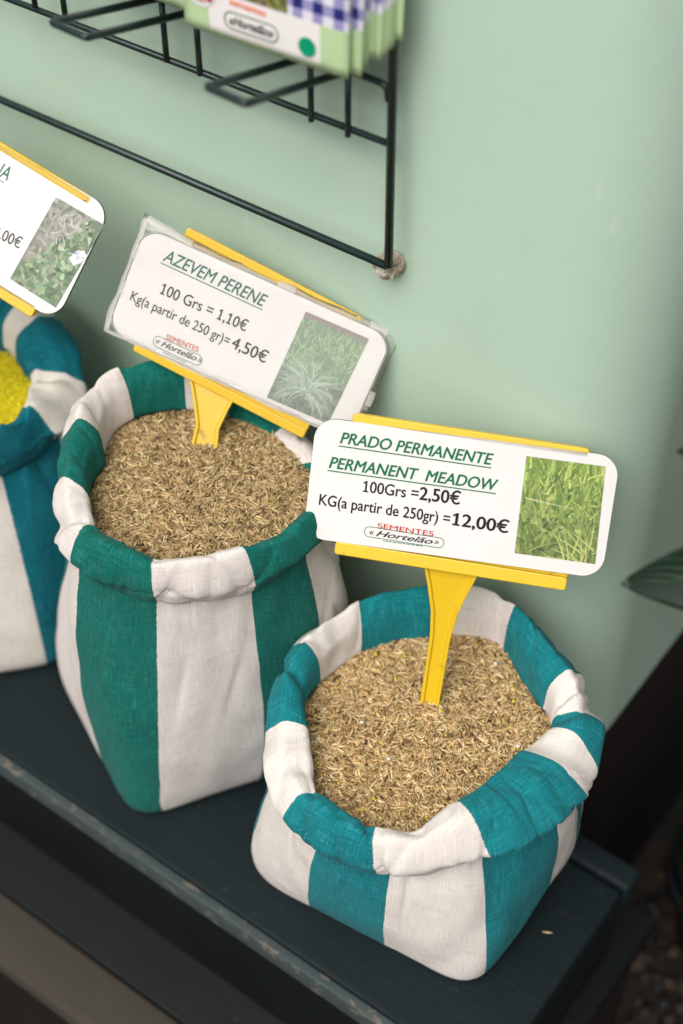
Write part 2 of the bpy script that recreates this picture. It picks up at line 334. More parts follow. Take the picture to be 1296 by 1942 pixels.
def ustripe(bounds, phis):
    b = np.array(unwrap_desc(bounds)); n = len(b)
    xs = np.r_[b, b[0] - 360]; us = np.arange(n + 1)
    ph = np.array(phis, float)
    ph = b[0] - ((b[0] - ph) % 360)
    return np.interp(-ph, -xs, us)
def cr(P, per):
    """Catmull-Rom through a list of (N,2) rings"""
    out = []
    for i in range(len(P) - 1):
        a = P[max(i - 1, 0)]; b = P[i]; c = P[i + 1]; d = P[min(i + 2, len(P) - 1)]
        for k in range(per[i]):
            t = k / per[i]
            out.append((i + t, .5 * ((2 * b) + (c - a) * t + (2 * a - 5 * b + 4 * c - d) * t * t + (3 * b - a - 3 * c + d) * t ** 3)))
    out.append((len(P) - 1, P[-1])); return out
SACK = {}
D['s2']['B'][10], D['s2']['BT'][10], D['s2']['B'][11] = -166, -157, -188
def sack(key, base, zhi, zlo, zseed, label, mat, folds, extra=(), seed=0, bulge=.008, amp=1.0):
    S = D[key]; cen = np.array(S['cen']); N = 440; cg = np.random.default_rng(int(seed * 10))
    creases = [(cg.uniform(0, 360), cg.uniform(2.5, 6.5), cg.uniform(-7, 7), cg.uniform(2.5, 7.0), cg.uniform(.0016, .0042), cg.choice([-1, 1]), cg.uniform(1.2, 2.6), True) for _ in range(26)]
    creases += [(cg.uniform(0, 360), cg.uniform(.5, 1.0), cg.uniform(-260, 260), cg.uniform(3, 9), cg.uniform(.0012, .0030), cg.choice([-1, 1]), cg.uniform(.02, .05), False) for _ in range(22)]
    st = S['st'] + [list(e) for e in extra]
    A = np.array(st)
    rO = periodic(A[:, 0], A[:, 1], N); zO = periodic(A[:, 0], A[:, 2], N)
    rI = periodic(A[:, 3], A[:, 4], N, 4); zI = periodic(A[:, 3], A[:, 5], N, 4)
    f = np.clip((zhi - zO) / (zhi - zlo), 0, 1); f = f * f * (3 - 2 * f)
    rH = rO * f + (rO - .010) * (1 - f); zH = zO * f + (zO - .040) * (1 - f)
    zT = f * (zI + .009) + (1 - f) * (zO + .016)
    rX = (rH + .0085) * f + rO * (1 - f); zX = f * (zH + .42 * (zT - zH)) + (1 - f) * zO
    rT = .5 * (rI + rX)
    rI2 = rI + .10 * (rX - rI); zI2 = zI + .66 * (zT - zI)
    rB = poly_r(base, cen, N, 7.5)
    rN = rH - .0035; zN = zH + .007
    g = np.arange(N) * 2 * PI / N
    ring = lambda r, z: np.stack([r + 0 * zH, z + 0 * zH], 1)
    mid = lambda t, b: (rB + (rN - rB) * t + bulge * math.sin(PI * min(1, t * 1.05)) + b)
    body = [ring(rB * .02, .0006), ring(rB * .6, .0006), ring(rB - .016, .0008), ring(rB - .003, .009), ring(mid(.15, 0), .15 * zN + .006), ring(mid(.4, 0), .4 * zN),
            ring(mid(.7, 0), .7 * zN), ring(mid(.9, 0), .9 * zN), ring(rN, zN), ring(rI + .005, np.maximum(zseed - .012, zN - .0))]
    cuff = [ring(rI + .005, zseed - .014), ring(rI + .0025, np.minimum(zI - .003, zseed + .004)), ring(rI, zI), ring(rI2, zI2), ring(rT, zT), ring(.45 * rT + .55 * rX, .62 * zT + .38 * zX), ring(rX, zX), ring(.5 * (rX + rH) + .001, .5 * (zX + zH)), ring(rH, zH), ring(rH - .0035, zH + .001), ring(rN - .0015, zN)]
    cb = cr(body, [2, 3, 4, 5, 9, 10, 8, 5, 3]); cc = cr(cuff, [2, 4, 5, 6, 5, 5, 6, 5, 2, 2])
    Blist = [b if b is not None else o for b, o in zip(S['B'], S['O'])]
    BT = [b if b is not None else q for b, q in zip(S.get('BT', S['B']), Blist)]
    phis = np.degrees(g)
    def build(name, rows, lists, parent, is_cuff):
        V = []; U = []; W = []; acc = np.zeros(N); prev = None
        for (t, R) in rows:
            x = cen[0] + R[:, 0] * np.cos(g); y = cen[1] + R[:, 0] * np.sin(g); z = R[:, 1].copy()
            P = np.stack([x, y, z], 1)
            if prev is not None: acc = acc + np.linalg.norm(P - prev, axis=1)
            prev = P.copy()
            w = 1.0
            if is_cuff: w = min(1, max(0, (t - 1.0) / 1.5)) * min(1, max(0, (9.3 - t) / 1.0))
            else: w = min(1, max(0, (t - 3) / 1.2)) * min(1, max(.15, (8.4 - t) / 1.2))
            if w > 0:
                for i in range(N):
                    cph, sph = math.cos(g[i]), math.sin(g[i])
                    if is_cuff:
                        tt = t * .5
                        q = Vector((cph * 2.3 + seed, sph * 2.3, tt * .55))
                        a = noise.noise(q) * .0030 + noise.noise(q * 2.3 + Vector((3, 1, 0))) * .0017
                        # pulled diagonal pleats
                        rg = 1 - abs(noise.noise(Vector((cph * 3.4 + tt * .5, sph * 3.4 - tt * .35, seed + 5.2))) * 2.2)
                        a -= max(0, rg - .55) * .0042
                    else:
                        q = Vector((cph * 2.0 + seed * 1.7, sph * 2.0, z[i] * 9))
                        a = noise.noise(q) * .0036 + noise.noise(Vector((cph * 5 + z[i] * 14, sph * 5, z[i] * 34 + seed))) * .0013
                        near = max(0, 1 - (zN[i] - z[i]) / .05)
                        a += noise.noise(Vector((cph * 9 + seed, sph * 9, z[i] * 12))) * .0022 * near
                    for (p0, t0, slope, wd, dp, cu) in folds:
                        if cu != is_cuff: continue
                        tv = t if is_cuff else z[i]
                        d = ((phis[i] - p0 - slope * (tv - t0) + 180) % 360) - 180
                        a -= dp * math.exp(-(d / wd) ** 2)
                    for (p0, t0, slope, wd, dp, sg, ext, cu) in creases:
                        if cu != is_cuff: continue
                        tv = t if is_cuff else z[i]; tc = t0 if is_cuff else t0 * zN[i]
                        e = (tv - tc) / ext
                        if abs(e) > 2.2: continue
                        d = (((phis[i] - p0 - slope * (tv - tc) + 180) % 360) - 180) * sg
                        if abs(d) > 30: continue
                        a -= dp * math.exp(-e * e) * (math.exp(-d / wd) if d > 0 else math.exp(d / (wd * .16)))
                    if not is_cuff:
                        a += noise.noise(Vector((cph * 1.5 + seed, sph * 1.5, z[i] * 95))) * .0011 * near
                    if is_cuff: a -= .0011 * math.exp(-((t - 7.25) / .10) ** 2)
                    a *= w * amp
                    if is_cuff:   # push along the local outward direction of the roll
                        cx = rT[i] ; cz = .5 * (zT[i] + zH[i]) - .004
                        dr = R[i, 0] - cx; dz = R[i, 1] - cz; L = math.hypot(dr, dz) + 1e-6
                        k = .8 if dr > 0 or R[i, 1] > zI2[i] else .5
                        P[i, 0] += a * k * dr / L * cph; P[i, 1] += a * k * dr / L * sph; P[i, 2] += a * k * dz / L
                    else:
                        P[i, 0] += a * cph; P[i, 1] += a * sph
            la, lb, lt = lists(t)
            u = ustripe([p for p in la], phis)
            if lt > 0:
                u2 = ustripe([p for p in lb], phis)
                du = ((u2 - u + len(la) / 2) % len(la)) - len(la) / 2; u = u + lt * du
            V.append(P); U.append(u); W.append(acc.copy())
        Mr = len(rows); VV = np.concatenate(V); F = []; uvs = []; wvs = []
        nb = len(S['O']); rm = .1
        for j in range(Mr - 1):
            for i in range(N):
                k = (i + 1) % N
                F.append((j * N + i, j * N + k, (j + 1) * N + k, (j + 1) * N + i))
                us = [U[j][i], U[j][k], U[j + 1][k], U[j + 1][i]]
                us = [us[0] + (((q - us[0] + nb / 2) % nb) - nb / 2) for q in us]
                uvs += [(q, 0) for q in us]
                s0 = g[i] * rm; s1 = (i + 1) * 2 * PI / N * rm
                wvs += [(s0, W[j][i]), (s1, W[j][k]), (s1, W[j + 1][k]), (s0, W[j + 1][i])]
        o = obj(name, VV, F, mat, parent)
        for nm, dat in (('stripe', uvs), ('weave', wvs)):
            l = o.data.uv_layers.new(name=nm); l.data.foreach_set('uv', np.array(dat, dtype=np.float32).ravel())
        return o
    OL, IL, BL = S['O'], S['I'], Blist
    root = build('sack', cb, lambda t: (BL, BT, float(np.clip((t - 3.5) / 4.5, 0, 1))), None, False)
    tag(root, label, 'sack')
    cf = build('rolled_cuff', cc, lambda t: (IL, OL, float(np.clip((t - 2.2) / 4.2, 0, 1))), root, True)
    SACK[key] = dict(cen=cen, rI=rI, zs=zseed)
    return root

sack('s3', [(-.219, .450), (-.409, .430), (-.410, .600), (-.224, .590)], .17, .15, .149,
     'squat teal and white striped sack at the bench end, open with pale seed', M['fab3'],
     [(40, 4, 2.5, 5.0, .010, True), (-62, 4, 3, 7, .004, True), (-125, 4, -4, 5, .004, True), (120, 4, 4, 4, .004, True), (165, 4, -3, 6, .004, True), (-40, .06, 200, 9, .003, False), (-84, 3, 3, 2.6, .006, True), (-111, 3, 2, 2.4, .005, True), (-163, 3, -2, 2.4, .005, True), (46, 3, 2, 2.2, .006, True), (97, 3, 1, 2.4, .004, True)], seed=1.3)
sack('s2', [(-.494, .414), (-.652, .492), (-.560, .640), (-.392, .572)], .275, .245, .254,
     'tall dark green and white striped sack in the middle, holding brown grass seed', M['fab2'],
     [(-150, 4, 4, 6, .005, True), (-112, 4, -5, 4, .006, True), (175, 4, -3, 6, .005, True), (140, 4, 4, 6, .004, True), (-60, 4, 3, 7, .003, True)],
     extra=[(35, .098, .238, 35, .084, .246), (60, .094, .236, 60, .080, .246), (90, .092, .245, 90, .078, .248), (112, .096, .268, 112, .080, .252)], seed=4.1)
D['s1']['cen'] = [-.75, .55]
D['s1']['O'] = [66, 24, -6, -48, -85, -115, -145, -175, -205, -235, -262, -287]
D['s1']['I'] = [40, 20, -15, -54, -88, -115, -145, -175, -205, -235, -262, -287]
D['s1']['B'] = [48, 20, -2, -32, -60, -85, -115, -150, -180, -215, -250, -285]
sack('s1', [(-.630, .497), (-.705, .415), (-.860, .520), (-.790, .645), (-.670, .640)], .235, .20, .217,
     'blue-teal and white striped sack at the left, filled with yellow granules', M['fab1'],
     [(-20, 4, 4, 6, .005, True), (-50, 4, -4, 5, .005, True), (20, 4, 3, 6, .006, True)],
     extra=[(95, .078, .24, 95, .028, .222), (140, .085, .24, 140, .034, .222), (180, .10, .235, 180, .055, .225), (-140, .10, .21, -140, .08, .235), (-90, .10, .195, -90, .082, .235)], seed=8.7)

# ------------------------------------------------------------------ the seed in the sacks (nobody could count it)
def heap_z(key, x, y, crown, ua=.0035):
    s = SACK[key]; dx = x - s['cen'][0]; dy = y - s['cen'][1]
    ph = (np.degrees(np.arctan2(dy, dx)) % 360) * len(s['rI']) / 360
    R = s['rI'][np.minimum(ph.astype(int), len(s['rI']) - 1)]; q = np.hypot(dx, dy) / R
    und = np.array([noise.noise(Vector((a * 22, b * 22, 3.1))) for a, b in zip(x.ravel(), y.ravel())]).reshape(x.shape)
    return s['zs'] + crown * (1 - q ** 2) + und * ua - .004, q
def heap(key, name, label, cat, n, crown, length, width, pal, pw, extras=(), tilt=.28, over=.006, und_amp=.0035):
    s = SACK[key]; rmax = s['rI'].max() + over
    V = []; F = []; Ccol = []
    # bed under the grains
    nr, na = 14, 96; vs = []
    rr = np.interp(np.arange(na) * 360 / na, np.arange(len(s['rI'])) * 360 / len(s['rI']), s['rI']) + .0045
    for j in range(nr + 1):
        for i in range(na):
            a = 2 * PI * i / na; r = rr[i] * max(j / nr, .002)
            vs.append((s['cen'][0] + r * math.cos(a), s['cen'][1] + r * math.sin(a)))
    vs = np.array(vs); z, _ = heap_z(key, vs[:, 0], vs[:, 1], crown, und_amp)
    bv = np.c_[vs, z - .0015]
    bf = [(j * na + i, j * na + (i + 1) % na, (j + 1) * na + (i + 1) % na, (j + 1) * na + i) for j in range(nr) for i in range(na)]
    # grains
    m = int(n * 1.9); x = s['cen'][0] + rng.uniform(-rmax, rmax, m); y = s['cen'][1] + rng.uniform(-rmax, rmax, m)
    z, q = heap_z(key, x, y, crown, und_amp)
    Ri = np.hypot(x - s['cen'][0], y - s['cen'][1]) / np.maximum(q, 1e-6)
    ok = q * Ri < Ri + over - .0025; x, y, z = x[ok][:n], y[ok][:n], z[ok][:n]; k = len(x)
    z = z + rng.uniform(-.0006, .0024, k)
    az = rng.uniform(0, 2 * PI, k); el = rng.normal(0, tilt, k)
    dx = np.stack([np.cos(az) * np.cos(el), np.sin(az) * np.cos(el), np.sin(el)], 1)
    up = np.array([0, 0, 1.0]); dy = np.cross(up, dx); dy /= np.linalg.norm(dy, axis=1)[:, None]; dz = np.cross(dx, dy)
    Ls = length * rng.uniform(.5, 1.3, k); Ws = width * rng.uniform(.6, 1.3, k)
    prof = [(-.5, 0), (-.28, .8), (.05, 1.0), (.34, .55), (.5, 0)]
    cen = np.stack([x, y, z], 1); parts = []
    bend = rng.normal(0, .018, k)
    for (t, w) in prof:
        c0 = cen + dx * (Ls * t)[:, None] + dy * (Ls * bend * (1 - 4 * t * t))[:, None]
        if w == 0: parts.append(c0[:, None, :])
        else:
            rg = [c0 + (dy * math.cos(a) + dz * math.sin(a) * .75) * (Ws * .5 * w)[:, None] for a in (0, PI / 2, PI, 3 * PI / 2)]
            parts.append(np.stack(rg, 1))
    G = np.concatenate(parts, 1); nv = G.shape[1]
    gf = [(0, 2, 1), (0, 3, 2), (0, 4, 3), (0, 1, 4)]
    for b in (1, 5):
        for i in range(4): gf.append((b + i, b + (i + 1) % 4, b + 4 + (i + 1) % 4, b + 4 + i))
    gf += [(13, 9, 10), (13, 10, 11), (13, 11, 12), (13, 12, 9)]
    pal = np.array(pal); ci = rng.choice(len(pal), k, p=np.array(pw) / sum(pw))
    gc = pal[ci] * rng.uniform(.72, 1.22, (k, 1)) * rng.uniform(.95, 1.05, (k, 3))
    tri = [t for t in gf if len(t) == 3]; quad = [t for t in gf if len(t) == 4]
    nb = len(bv)
    verts = np.concatenate([bv, G.reshape(-1, 3)])
    cols = np.concatenate([np.tile(np.array(extras[0] if extras else (.05, .03, .012)), (nb, 1)), np.repeat(gc, nv, axis=0)])
    off = nb + np.arange(k) * nv
    ft = (off[:, None, None] + np.array(tri)[None]).reshape(-1, 3); fq = (off[:, None, None] + np.array(quad)[None]).reshape(-1, 4)
    fq = np.concatenate([np.array(bf), fq])
    # small round pellets among the grains
    if len(extras) > 1:
        ico = [(0, 0, 1), (0, 0, -1)] + [(math.cos(a) * .9, math.sin(a) * .9, b) for b in (.45, -.45) for a in np.arange(6) * PI / 3]
        it = [(0, 2 + i, 2 + (i + 1) % 6) for i in range(6)] + [(1, 8 + (i + 1) % 6, 8 + i) for i in range(6)]
        iq = [(2 + i, 8 + i, 8 + (i + 1) % 6, 2 + (i + 1) % 6) for i in range(6)]
        ev = []; ec = []; et = []; eq = []
        for (cnt, rad, colr) in extras[1:]:
            px = s['cen'][0] + rng.uniform(-rmax, rmax, cnt * 3); py = s['cen'][1] + rng.uniform(-rmax, rmax, cnt * 3)
            pz, q = heap_z(key, px, py, crown); kk = np.where(q < .95)[0][:cnt]
            for i in kk:
                r = rad * rng.uniform(.7, 1.25); b = len(verts) + len(ev)
                ev += [(px[i] + r * a[0], py[i] + r * a[1], pz[i] + .0026 + r * a[2]) for a in ico]; ec += [np.array(colr) * rng.uniform(.8, 1.1)] * len(ico)
                et += [tuple(b + q_ for q_ in t) for t in it]; eq += [tuple(b + q_ for q_ in t) for t in iq]
        verts = np.concatenate([verts, np.array(ev)]); cols = np.concatenate([cols, np.array(ec)])
        ft = np.concatenate([ft, np.array(et)]); fq = np.concatenate([fq, np.array(eq)])
    me = bpy.data.meshes.new(name); nt, nq = len(ft), len(fq)
    me.vertices.add(len(verts)); me.vertices.foreach_set('co', verts.astype(np.float32).ravel())
    me.loops.add(nt * 3 + nq * 4); me.loops.foreach_set('vertex_index', np.r_[ft.ravel(), fq.ravel()].astype(np.int32))
    me.polygons.add(nt + nq)
    me.polygons.foreach_set('loop_start', np.r_[np.arange(nt) * 3, nt * 3 + np.arange(nq) * 4].astype(np.int32))
    me.polygons.foreach_set('use_smooth', np.ones(nt + nq, bool)); me.update(calc_edges=True); me.validate()
    at = me.color_attributes.new('Col', 'FLOAT_COLOR', 'POINT'); at.data.foreach_set('color', np.c_[cols, np.ones(len(cols))].astype(np.float32).ravel())
    me.materials.append(M['seed'])
    o = bpy.data.objects.new(name, me); C.objects.link(o); return tag(o, label, cat, None, 'stuff')
TAN = [(.52, .345, .155), (.68, .51, .275), (.33, .200, .080), (.15, .08, .03), (.45, .325, .15)]
heap('s3', 'meadow_seed', 'pale straw seed mix flecked with yellow and white pellets in the squat sack', 'seed', 13500, .004, .0088, .0017, TAN, [5, 3.2, 2.4, .7, 1.5],
     extras=((.13, .08, .032), (16, .0014, (.70, .68, .64)), (38, .0011, (.62, .50, .03))))  # bed coloured far darker than the seed: painted shade in the gaps
BRN = [(.44, .300, .140), (.58, .44, .235), (.28, .18, .078), (.13, .078, .034), (.40, .285, .135)]
heap('s2', 'ryegrass_seed', 'brown grass seed filling the tall dark green striped sack', 'seed', 13000, .006, .0086, .00165, BRN, [5, 2.6, 2.6, .8, 1.2], extras=((.11, .068, .034),))  # dark bed colour again paints the shade between grains
heap('s1', 'yellow_granules', 'bright yellow granules in the sack at the left', 'granules', 15000, .003, .0017, .0013, [(.76, .66, .012), (.82, .72, .03), (.66, .55, .01)], [4, 3, 2], extras=((.66, .56, .010),), tilt=.8, und_amp=.0012)

# ------------------------------------------------------------------ price signs
_dg = None
def text_mesh(body, shear, bold):
    cu = bpy.data.curves.new('lettering', 'FONT'); cu.body = body; cu.size = 1; cu.shear = shear; cu.offset = bold; cu.resolution_u = 5
    o = bpy.data.objects.new('lettering', cu); C.objects.link(o)
    me = bpy.data.meshes.new_from_object(o.evaluated_get(bpy.context.evaluated_depsgraph_get()))
    bpy.data.objects.remove(o); bpy.data.curves.remove(cu)
    co = np.zeros(len(me.vertices) * 3, np.float32); me.vertices.foreach_get('co', co); co = co.reshape(-1, 3)
    fs = [tuple(p.vertices) for p in me.polygons]; bpy.data.meshes.remove(me)
    return co, fs
CAP = None
def letters(body, p0, p1, cap, shear=0.0, bold=0.0, fit='width'):
    """flat lettering on a card: p0 -> p1 is the base line in card millimetres (x, z), cap the capital height"""
    global CAP
    if CAP is None:
        c0, _ = text_mesh('H', 0, 0); CAP = float(c0[:, 1].max())
    co, fs = text_mesh(body, shear, 0.0)
    x0, x1 = co[:, 0].min(), co[:, 0].max()
    w = math.hypot(p1[0] - p0[0], p1[1] - p0[1]); ax = (p1[0] - p0[0]) / w, (p1[1] - p0[1]) / w
    sx = w / (x1 - x0); sy = cap / CAP
    co = np.c_[co[:, :2], np.zeros(len(co))]; fs = list(fs)
    if '1' in body:      # the sheet's figure 1 has a flag and a foot
        g, _ = text_mesh('1', 0, 0); sw = g[:, 0].max() - g[:, 0].min(); top = g[:, 1].max(); q = .9 * sw
        for i, ch in enumerate(body):
            if ch != '1': continue
            xr = text_mesh(body[:i + 1], 0, 0)[0][:, 0].max(); xl = xr - sw; b = len(co)
            add = [(xl + sw * .3, top), (xl - sw * 1.35, top - q * 1.15), (xl - sw * 1.35, top - q * 2.15), (xl + sw * .3, top - q * 1.15),
                   (xl - sw * 1.2, 0), (xr + sw * 1.1, 0), (xr + sw * 1.1, q * .85), (xl - sw * 1.2, q * .85)]
            co = np.concatenate([co, np.array([(x, y, -.012) for x, y in add])]); fs += [(b, b + 1, b + 2, b + 3), (b + 4, b + 5, b + 6, b + 7)]
    if bold > 0:
        n = len(co); fs0 = list(fs); c0 = co.copy()
        for k, (dx, dy) in enumerate(((bold * 1.6, 0), (bold * .8, bold * .5), (bold * .8, -bold * .5))):
            cc = c0.copy(); cc[:, 0] += dx; cc[:, 1] += dy; cc[:, 2] -= .02 * (k + 1)
            fs += [tuple(i + len(co) for i in t) for t in fs0]; co = np.concatenate([co, cc])
    X = (co[:, 0] - x0) * sx; Y = co[:, 1] * sy
    return np.c_[p0[0] + X * ax[0] - Y * ax[1], p0[1] + X * ax[1] + Y * ax[0], co[:, 2]], fs
def bar2(p0, p1, th):
    p0 = np.array(p0, float); p1 = np.array(p1, float); d = p1 - p0; d /= np.linalg.norm(d); n = np.array([-d[1], d[0]]) * th / 2
    return np.array([p0 - n, p1 - n, p1 + n, p0 + n]), [(0, 1, 2, 3)]
def oval2(c, w, h, th, ang, n=14):
    out = []
    for k in (0, 1):
        hh = h / 2 - k * th; ww = w / 2 - k * th; rr = hh
        pts = [( (ww - rr) + rr * math.cos(a), rr * math.sin(a)) for a in np.linspace(-PI / 2, PI / 2, n)] + [(-(ww - rr) + rr * math.cos(a), rr * math.sin(a)) for a in np.linspace(PI / 2, 3 * PI / 2, n)]
        out.append(pts)
    m = len(out[0]); P = np.array(out[0] + out[1]); ca, sa = math.cos(ang), math.sin(ang)
    P = np.c_[c[0] + P[:, 0] * ca - P[:, 1] * sa, c[1] + P[:, 0] * sa + P[:, 1] * ca]
    return P, [(i, (i + 1) % m, m + (i + 1) % m, m + i) for i in range(m)]
def join2(items):
    V = []; F = []; b = 0
    for P, f in items:
        P = np.asarray(P, float); P = P if P.shape[1] == 3 else np.c_[P, np.zeros(len(P))]
        V.append(P); F += [tuple(b + i for i in t) for t in f]; b += len(P)
    return np.concatenate(V), F
def roundrect(x0, x1, z0, z1, r, n=8):
    pts = []
    for cx, cz, a0 in ((x1 - r, z1 - r, 0), (x0 + r, z1 - r, PI / 2), (x0 + r, z0 + r, PI), (x1 - r, z0 + r, 3 * PI / 2)):
        pts += [(cx + r * math.cos(a0 + k / n * PI / 2), cz + r * math.sin(a0 + k / n * PI / 2)) for k in range(n + 1)]
    return pts
def slab(name, pts, y0, y1, mat, parent, edge=None, bw=0):
    """outline in x,z (metres) given a thickness between y0 (front) and y1"""
    n = len(pts); V = [(x, y0, z) for x, z in pts] + [(x, y1, z) for x, z in pts]
    F = [tuple(reversed(range(n)))[::1], tuple(n + i for i in range(n))]
    F[0] = tuple(range(n)); F[1] = tuple(n + i for i in reversed(range(n)))
    F += [(i, n + i, n + (i + 1) % n, (i + 1) % n) for i in range(n)]
    o = obj(name, V, F, mat, parent, smooth=False, mats=[mat, edge or mat], fmi=[0, 0] + [1] * n)
    if bw: bevel(o, bw, 2, 40)
    return o
def print_on(name, items, mat, parent, y):
    P, F = join2(items); return obj(name, [(p[0] / 1000, y + p[2] / 1000, p[1] / 1000) for p in P], F, mat, parent, smooth=False)
# printed pictures: a little raster of leaves painted into a fine grid
def raster(kind, W_, H_):
    r = np.random.default_rng({'meadow': 3, 'tuft': 5, 'leaves': 9, 'parsley': 12}[kind])
    img = np.zeros((H_, W_, 3))
    yy, xx = np.mgrid[0:H_, 0:W_]
    def stroke(x0, y0, ang, L, w, col, curve=0.0, taper=True):
        n = int(L * 1.6) + 2; x, y, a = x0, y0, ang
        for i in range(n):
            t = i / n; ww = w * (1 - t if taper else math.sin(PI * min(1, t + .05)))
            a += curve / n; x += math.cos(a) * L / n; y -= math.sin(a) * L / n
            R = int(ww) + 1; xi, yi = int(round(x)), int(round(y))
            for dy in range(-R, R + 1):
                for dx_ in range(-R, R + 1):
                    px, py = xi + dx_, yi + dy
                    if 0 <= px < W_ and 0 <= py < H_ and (px - x) ** 2 + (py - y) ** 2 <= (ww + .35) ** 2:
                        img[py, px] = img[py, px] * .25 + col * .75
    S = W_ / 100
    if kind == 'meadow':
        img[:] = np.array([118, 140, 52]) * (1 - .25 * (yy / H_))[..., None]
        pal = [(150, 170, 70), (120, 150, 50), (172, 184, 98), (92, 122, 40), (140, 160, 84), (70, 100, 34)]
        for i in range(900):
            c = np.array(pal[r.integers(6)]) * r.uniform(.85, 1.15); y0 = r.uniform(.1, 1.15) * H_
            c = c * (1.12 - .3 * y0 / H_)
            if r.random() < .3 and y0 > H_ * .4: stroke(r.uniform(0, W_), y0, r.uniform(0, PI), r.uniform(7, 14) * S, r.uniform(1.4, 2.6) * S, c, 0, False)
            else: stroke(r.uniform(-5, W_ + 5), y0, r.normal(PI / 2, .38), r.uniform(12, 38) * S, r.uniform(.5, 1.1) * S, c, r.normal(0, .6))
        for i in range(14): stroke(r.uniform(60, 100) * S, r.uniform(.85, 1.1) * H_, r.normal(2.0, .4), 45 * S, .9 * S, np.array([188, 196, 112]), .3)
        stroke(5 * S, .42 * H_, -.10, 60 * S, .9 * S, np.array([196, 196, 150]), .0)
    elif kind == 'tuft':
        img[:] = np.array([96, 118, 98]); img[:int(.06 * H_)] = (120, 104, 100)
        for i in range(420):
            y0 = r.uniform(.1, .62) * H_; c = np.array([126, 146, 112]) * r.uniform(.75, 1.15)
            stroke(r.uniform(0, W_), y0, r.normal(PI / 2, .4), r.uniform(6, 18) * S, .7 * S, c, r.normal(0, .5))
        img[int(.62 * H_):] = img[int(.62 * H_):] * .5 + np.array([84, 82, 74]) * .5
        for i in range(240):
            stroke(r.uniform(0, W_), r.uniform(.65, 1.05) * H_, r.normal(PI / 2, .9), r.uniform(8, 20) * S, .8 * S, np.array([92, 108, 92]) * r.uniform(.6, 1.1), r.normal(0, .8))
        cx, cy = .47 * W_, .74 * H_
        for i in range(420):
            a = r.uniform(-.45, PI + .45); c = np.array([140, 156, 138]) * r.uniform(.6, 1.1)
            stroke(cx + r.normal(0, 5) * S, cy + r.normal(0, 4) * S, a, r.uniform(26, 56) * S, r.uniform(.5, 1.1) * S, c, (1 if a < PI / 2 else -1) * -r.uniform(.3, 1.6))
    elif kind == 'leaves':
        img[:] = np.array([96, 112, 88])
        for i in range(420):
            c = np.array([(112, 138, 100), (84, 112, 78), (150, 168, 132), (128, 134, 110), (70, 92, 64)][r.integers(5)]) * r.uniform(.85, 1.15)
            x0, y0 = r.uniform(0, W_), r.uniform(0, H_)
            if x0 + (H_ - y0) * -.6 < -.18 * W_: c = np.array([150, 146, 136]) * r.uniform(.8, 1.1)
            stroke(x0, y0, r.uniform(0, 2 * PI), r.uniform(8, 17) * S, r.uniform(2.0, 4.2) * S, c, 0, False)
        for i in range(16): stroke(r.uniform(20, 70) * S, r.uniform(.1, .5) * H_, r.uniform(0, PI), 20 * S, .7 * S, np.array([190, 186, 180]), .4)
    else:
        img[:] = np.array([150, 132, 96])
        for i in range(500):
            c = np.array([(96, 112, 52), (70, 88, 40), (128, 132, 78), (112, 92, 70)][r.integers(4)]) * r.uniform(.8, 1.2)
            stroke(r.uniform(0, W_), r.uniform(0, H_), r.uniform(0, 2 * PI), r.uniform(4, 9) * S, r.uniform(1.5, 3) * S, c, 0, False)
    img = np.clip(img * {'tuft': 1.08, 'leaves': .97, 'meadow': .90}.get(kind, 1) + r.normal(0, 5, img.shape), 0, 255) / 255
    return np.where(img <= .04045, img / 12.92, ((img + .055) / 1.055) ** 2.4)
def picture(name, quad, kind, y, parent, W_=110, wash=0.0):
    q = np.array(quad) / 1000; w = np.linalg.norm(q[1] - q[0]); h = np.linalg.norm(q[3] - q[0]); H_ = int(W_ * h / w)
    img = raster(kind, W_, H_); img = img * (1 - wash) + wash * .72
    uu, vv = np.meshgrid(np.linspace(0, 1, W_), np.linspace(0, 1, H_))
    P = (q[0][None, None] * (1 - uu)[..., None] + q[1] * uu[..., None]) * (1 - vv)[..., None] + (q[3] * (1 - uu)[..., None] + q[2] * uu[..., None]) * vv[..., None]
    V = np.c_[P[..., 0].ravel(), np.full(P.shape[0] * P.shape[1], y), P[..., 1].ravel()]
    F = [(j * W_ + i, (j + 1) * W_ + i, (j + 1) * W_ + i + 1, j * W_ + i + 1) for j in range(H_ - 1) for i in range(W_ - 1)]
    o = obj(name, V, F, M['pic'], parent, smooth=False)
    at = o.data.color_attributes.new('Col', 'FLOAT_COLOR', 'POINT'); at.data.foreach_set('color', np.c_[img.reshape(-1, 3), np.ones(W_ * H_)].astype(np.float32).ravel())
    return o
def sign_root(key, label):
    s = D['sign_' + key]; R = np.array(s['R']).reshape(3, 3)
    m = Matrix.Identity(4)
    for i in range(3):
        for j in range(3): m[i][j] = float(R[i, j])
        m[i][3] = s['C'][i]
    o = thing('price_sign', label, 'price sign', mat=m, group='price signs stuck in the seed sacks'); o['_m'] = 0; del o['_m']
    return o, m, s['w'], s['h']
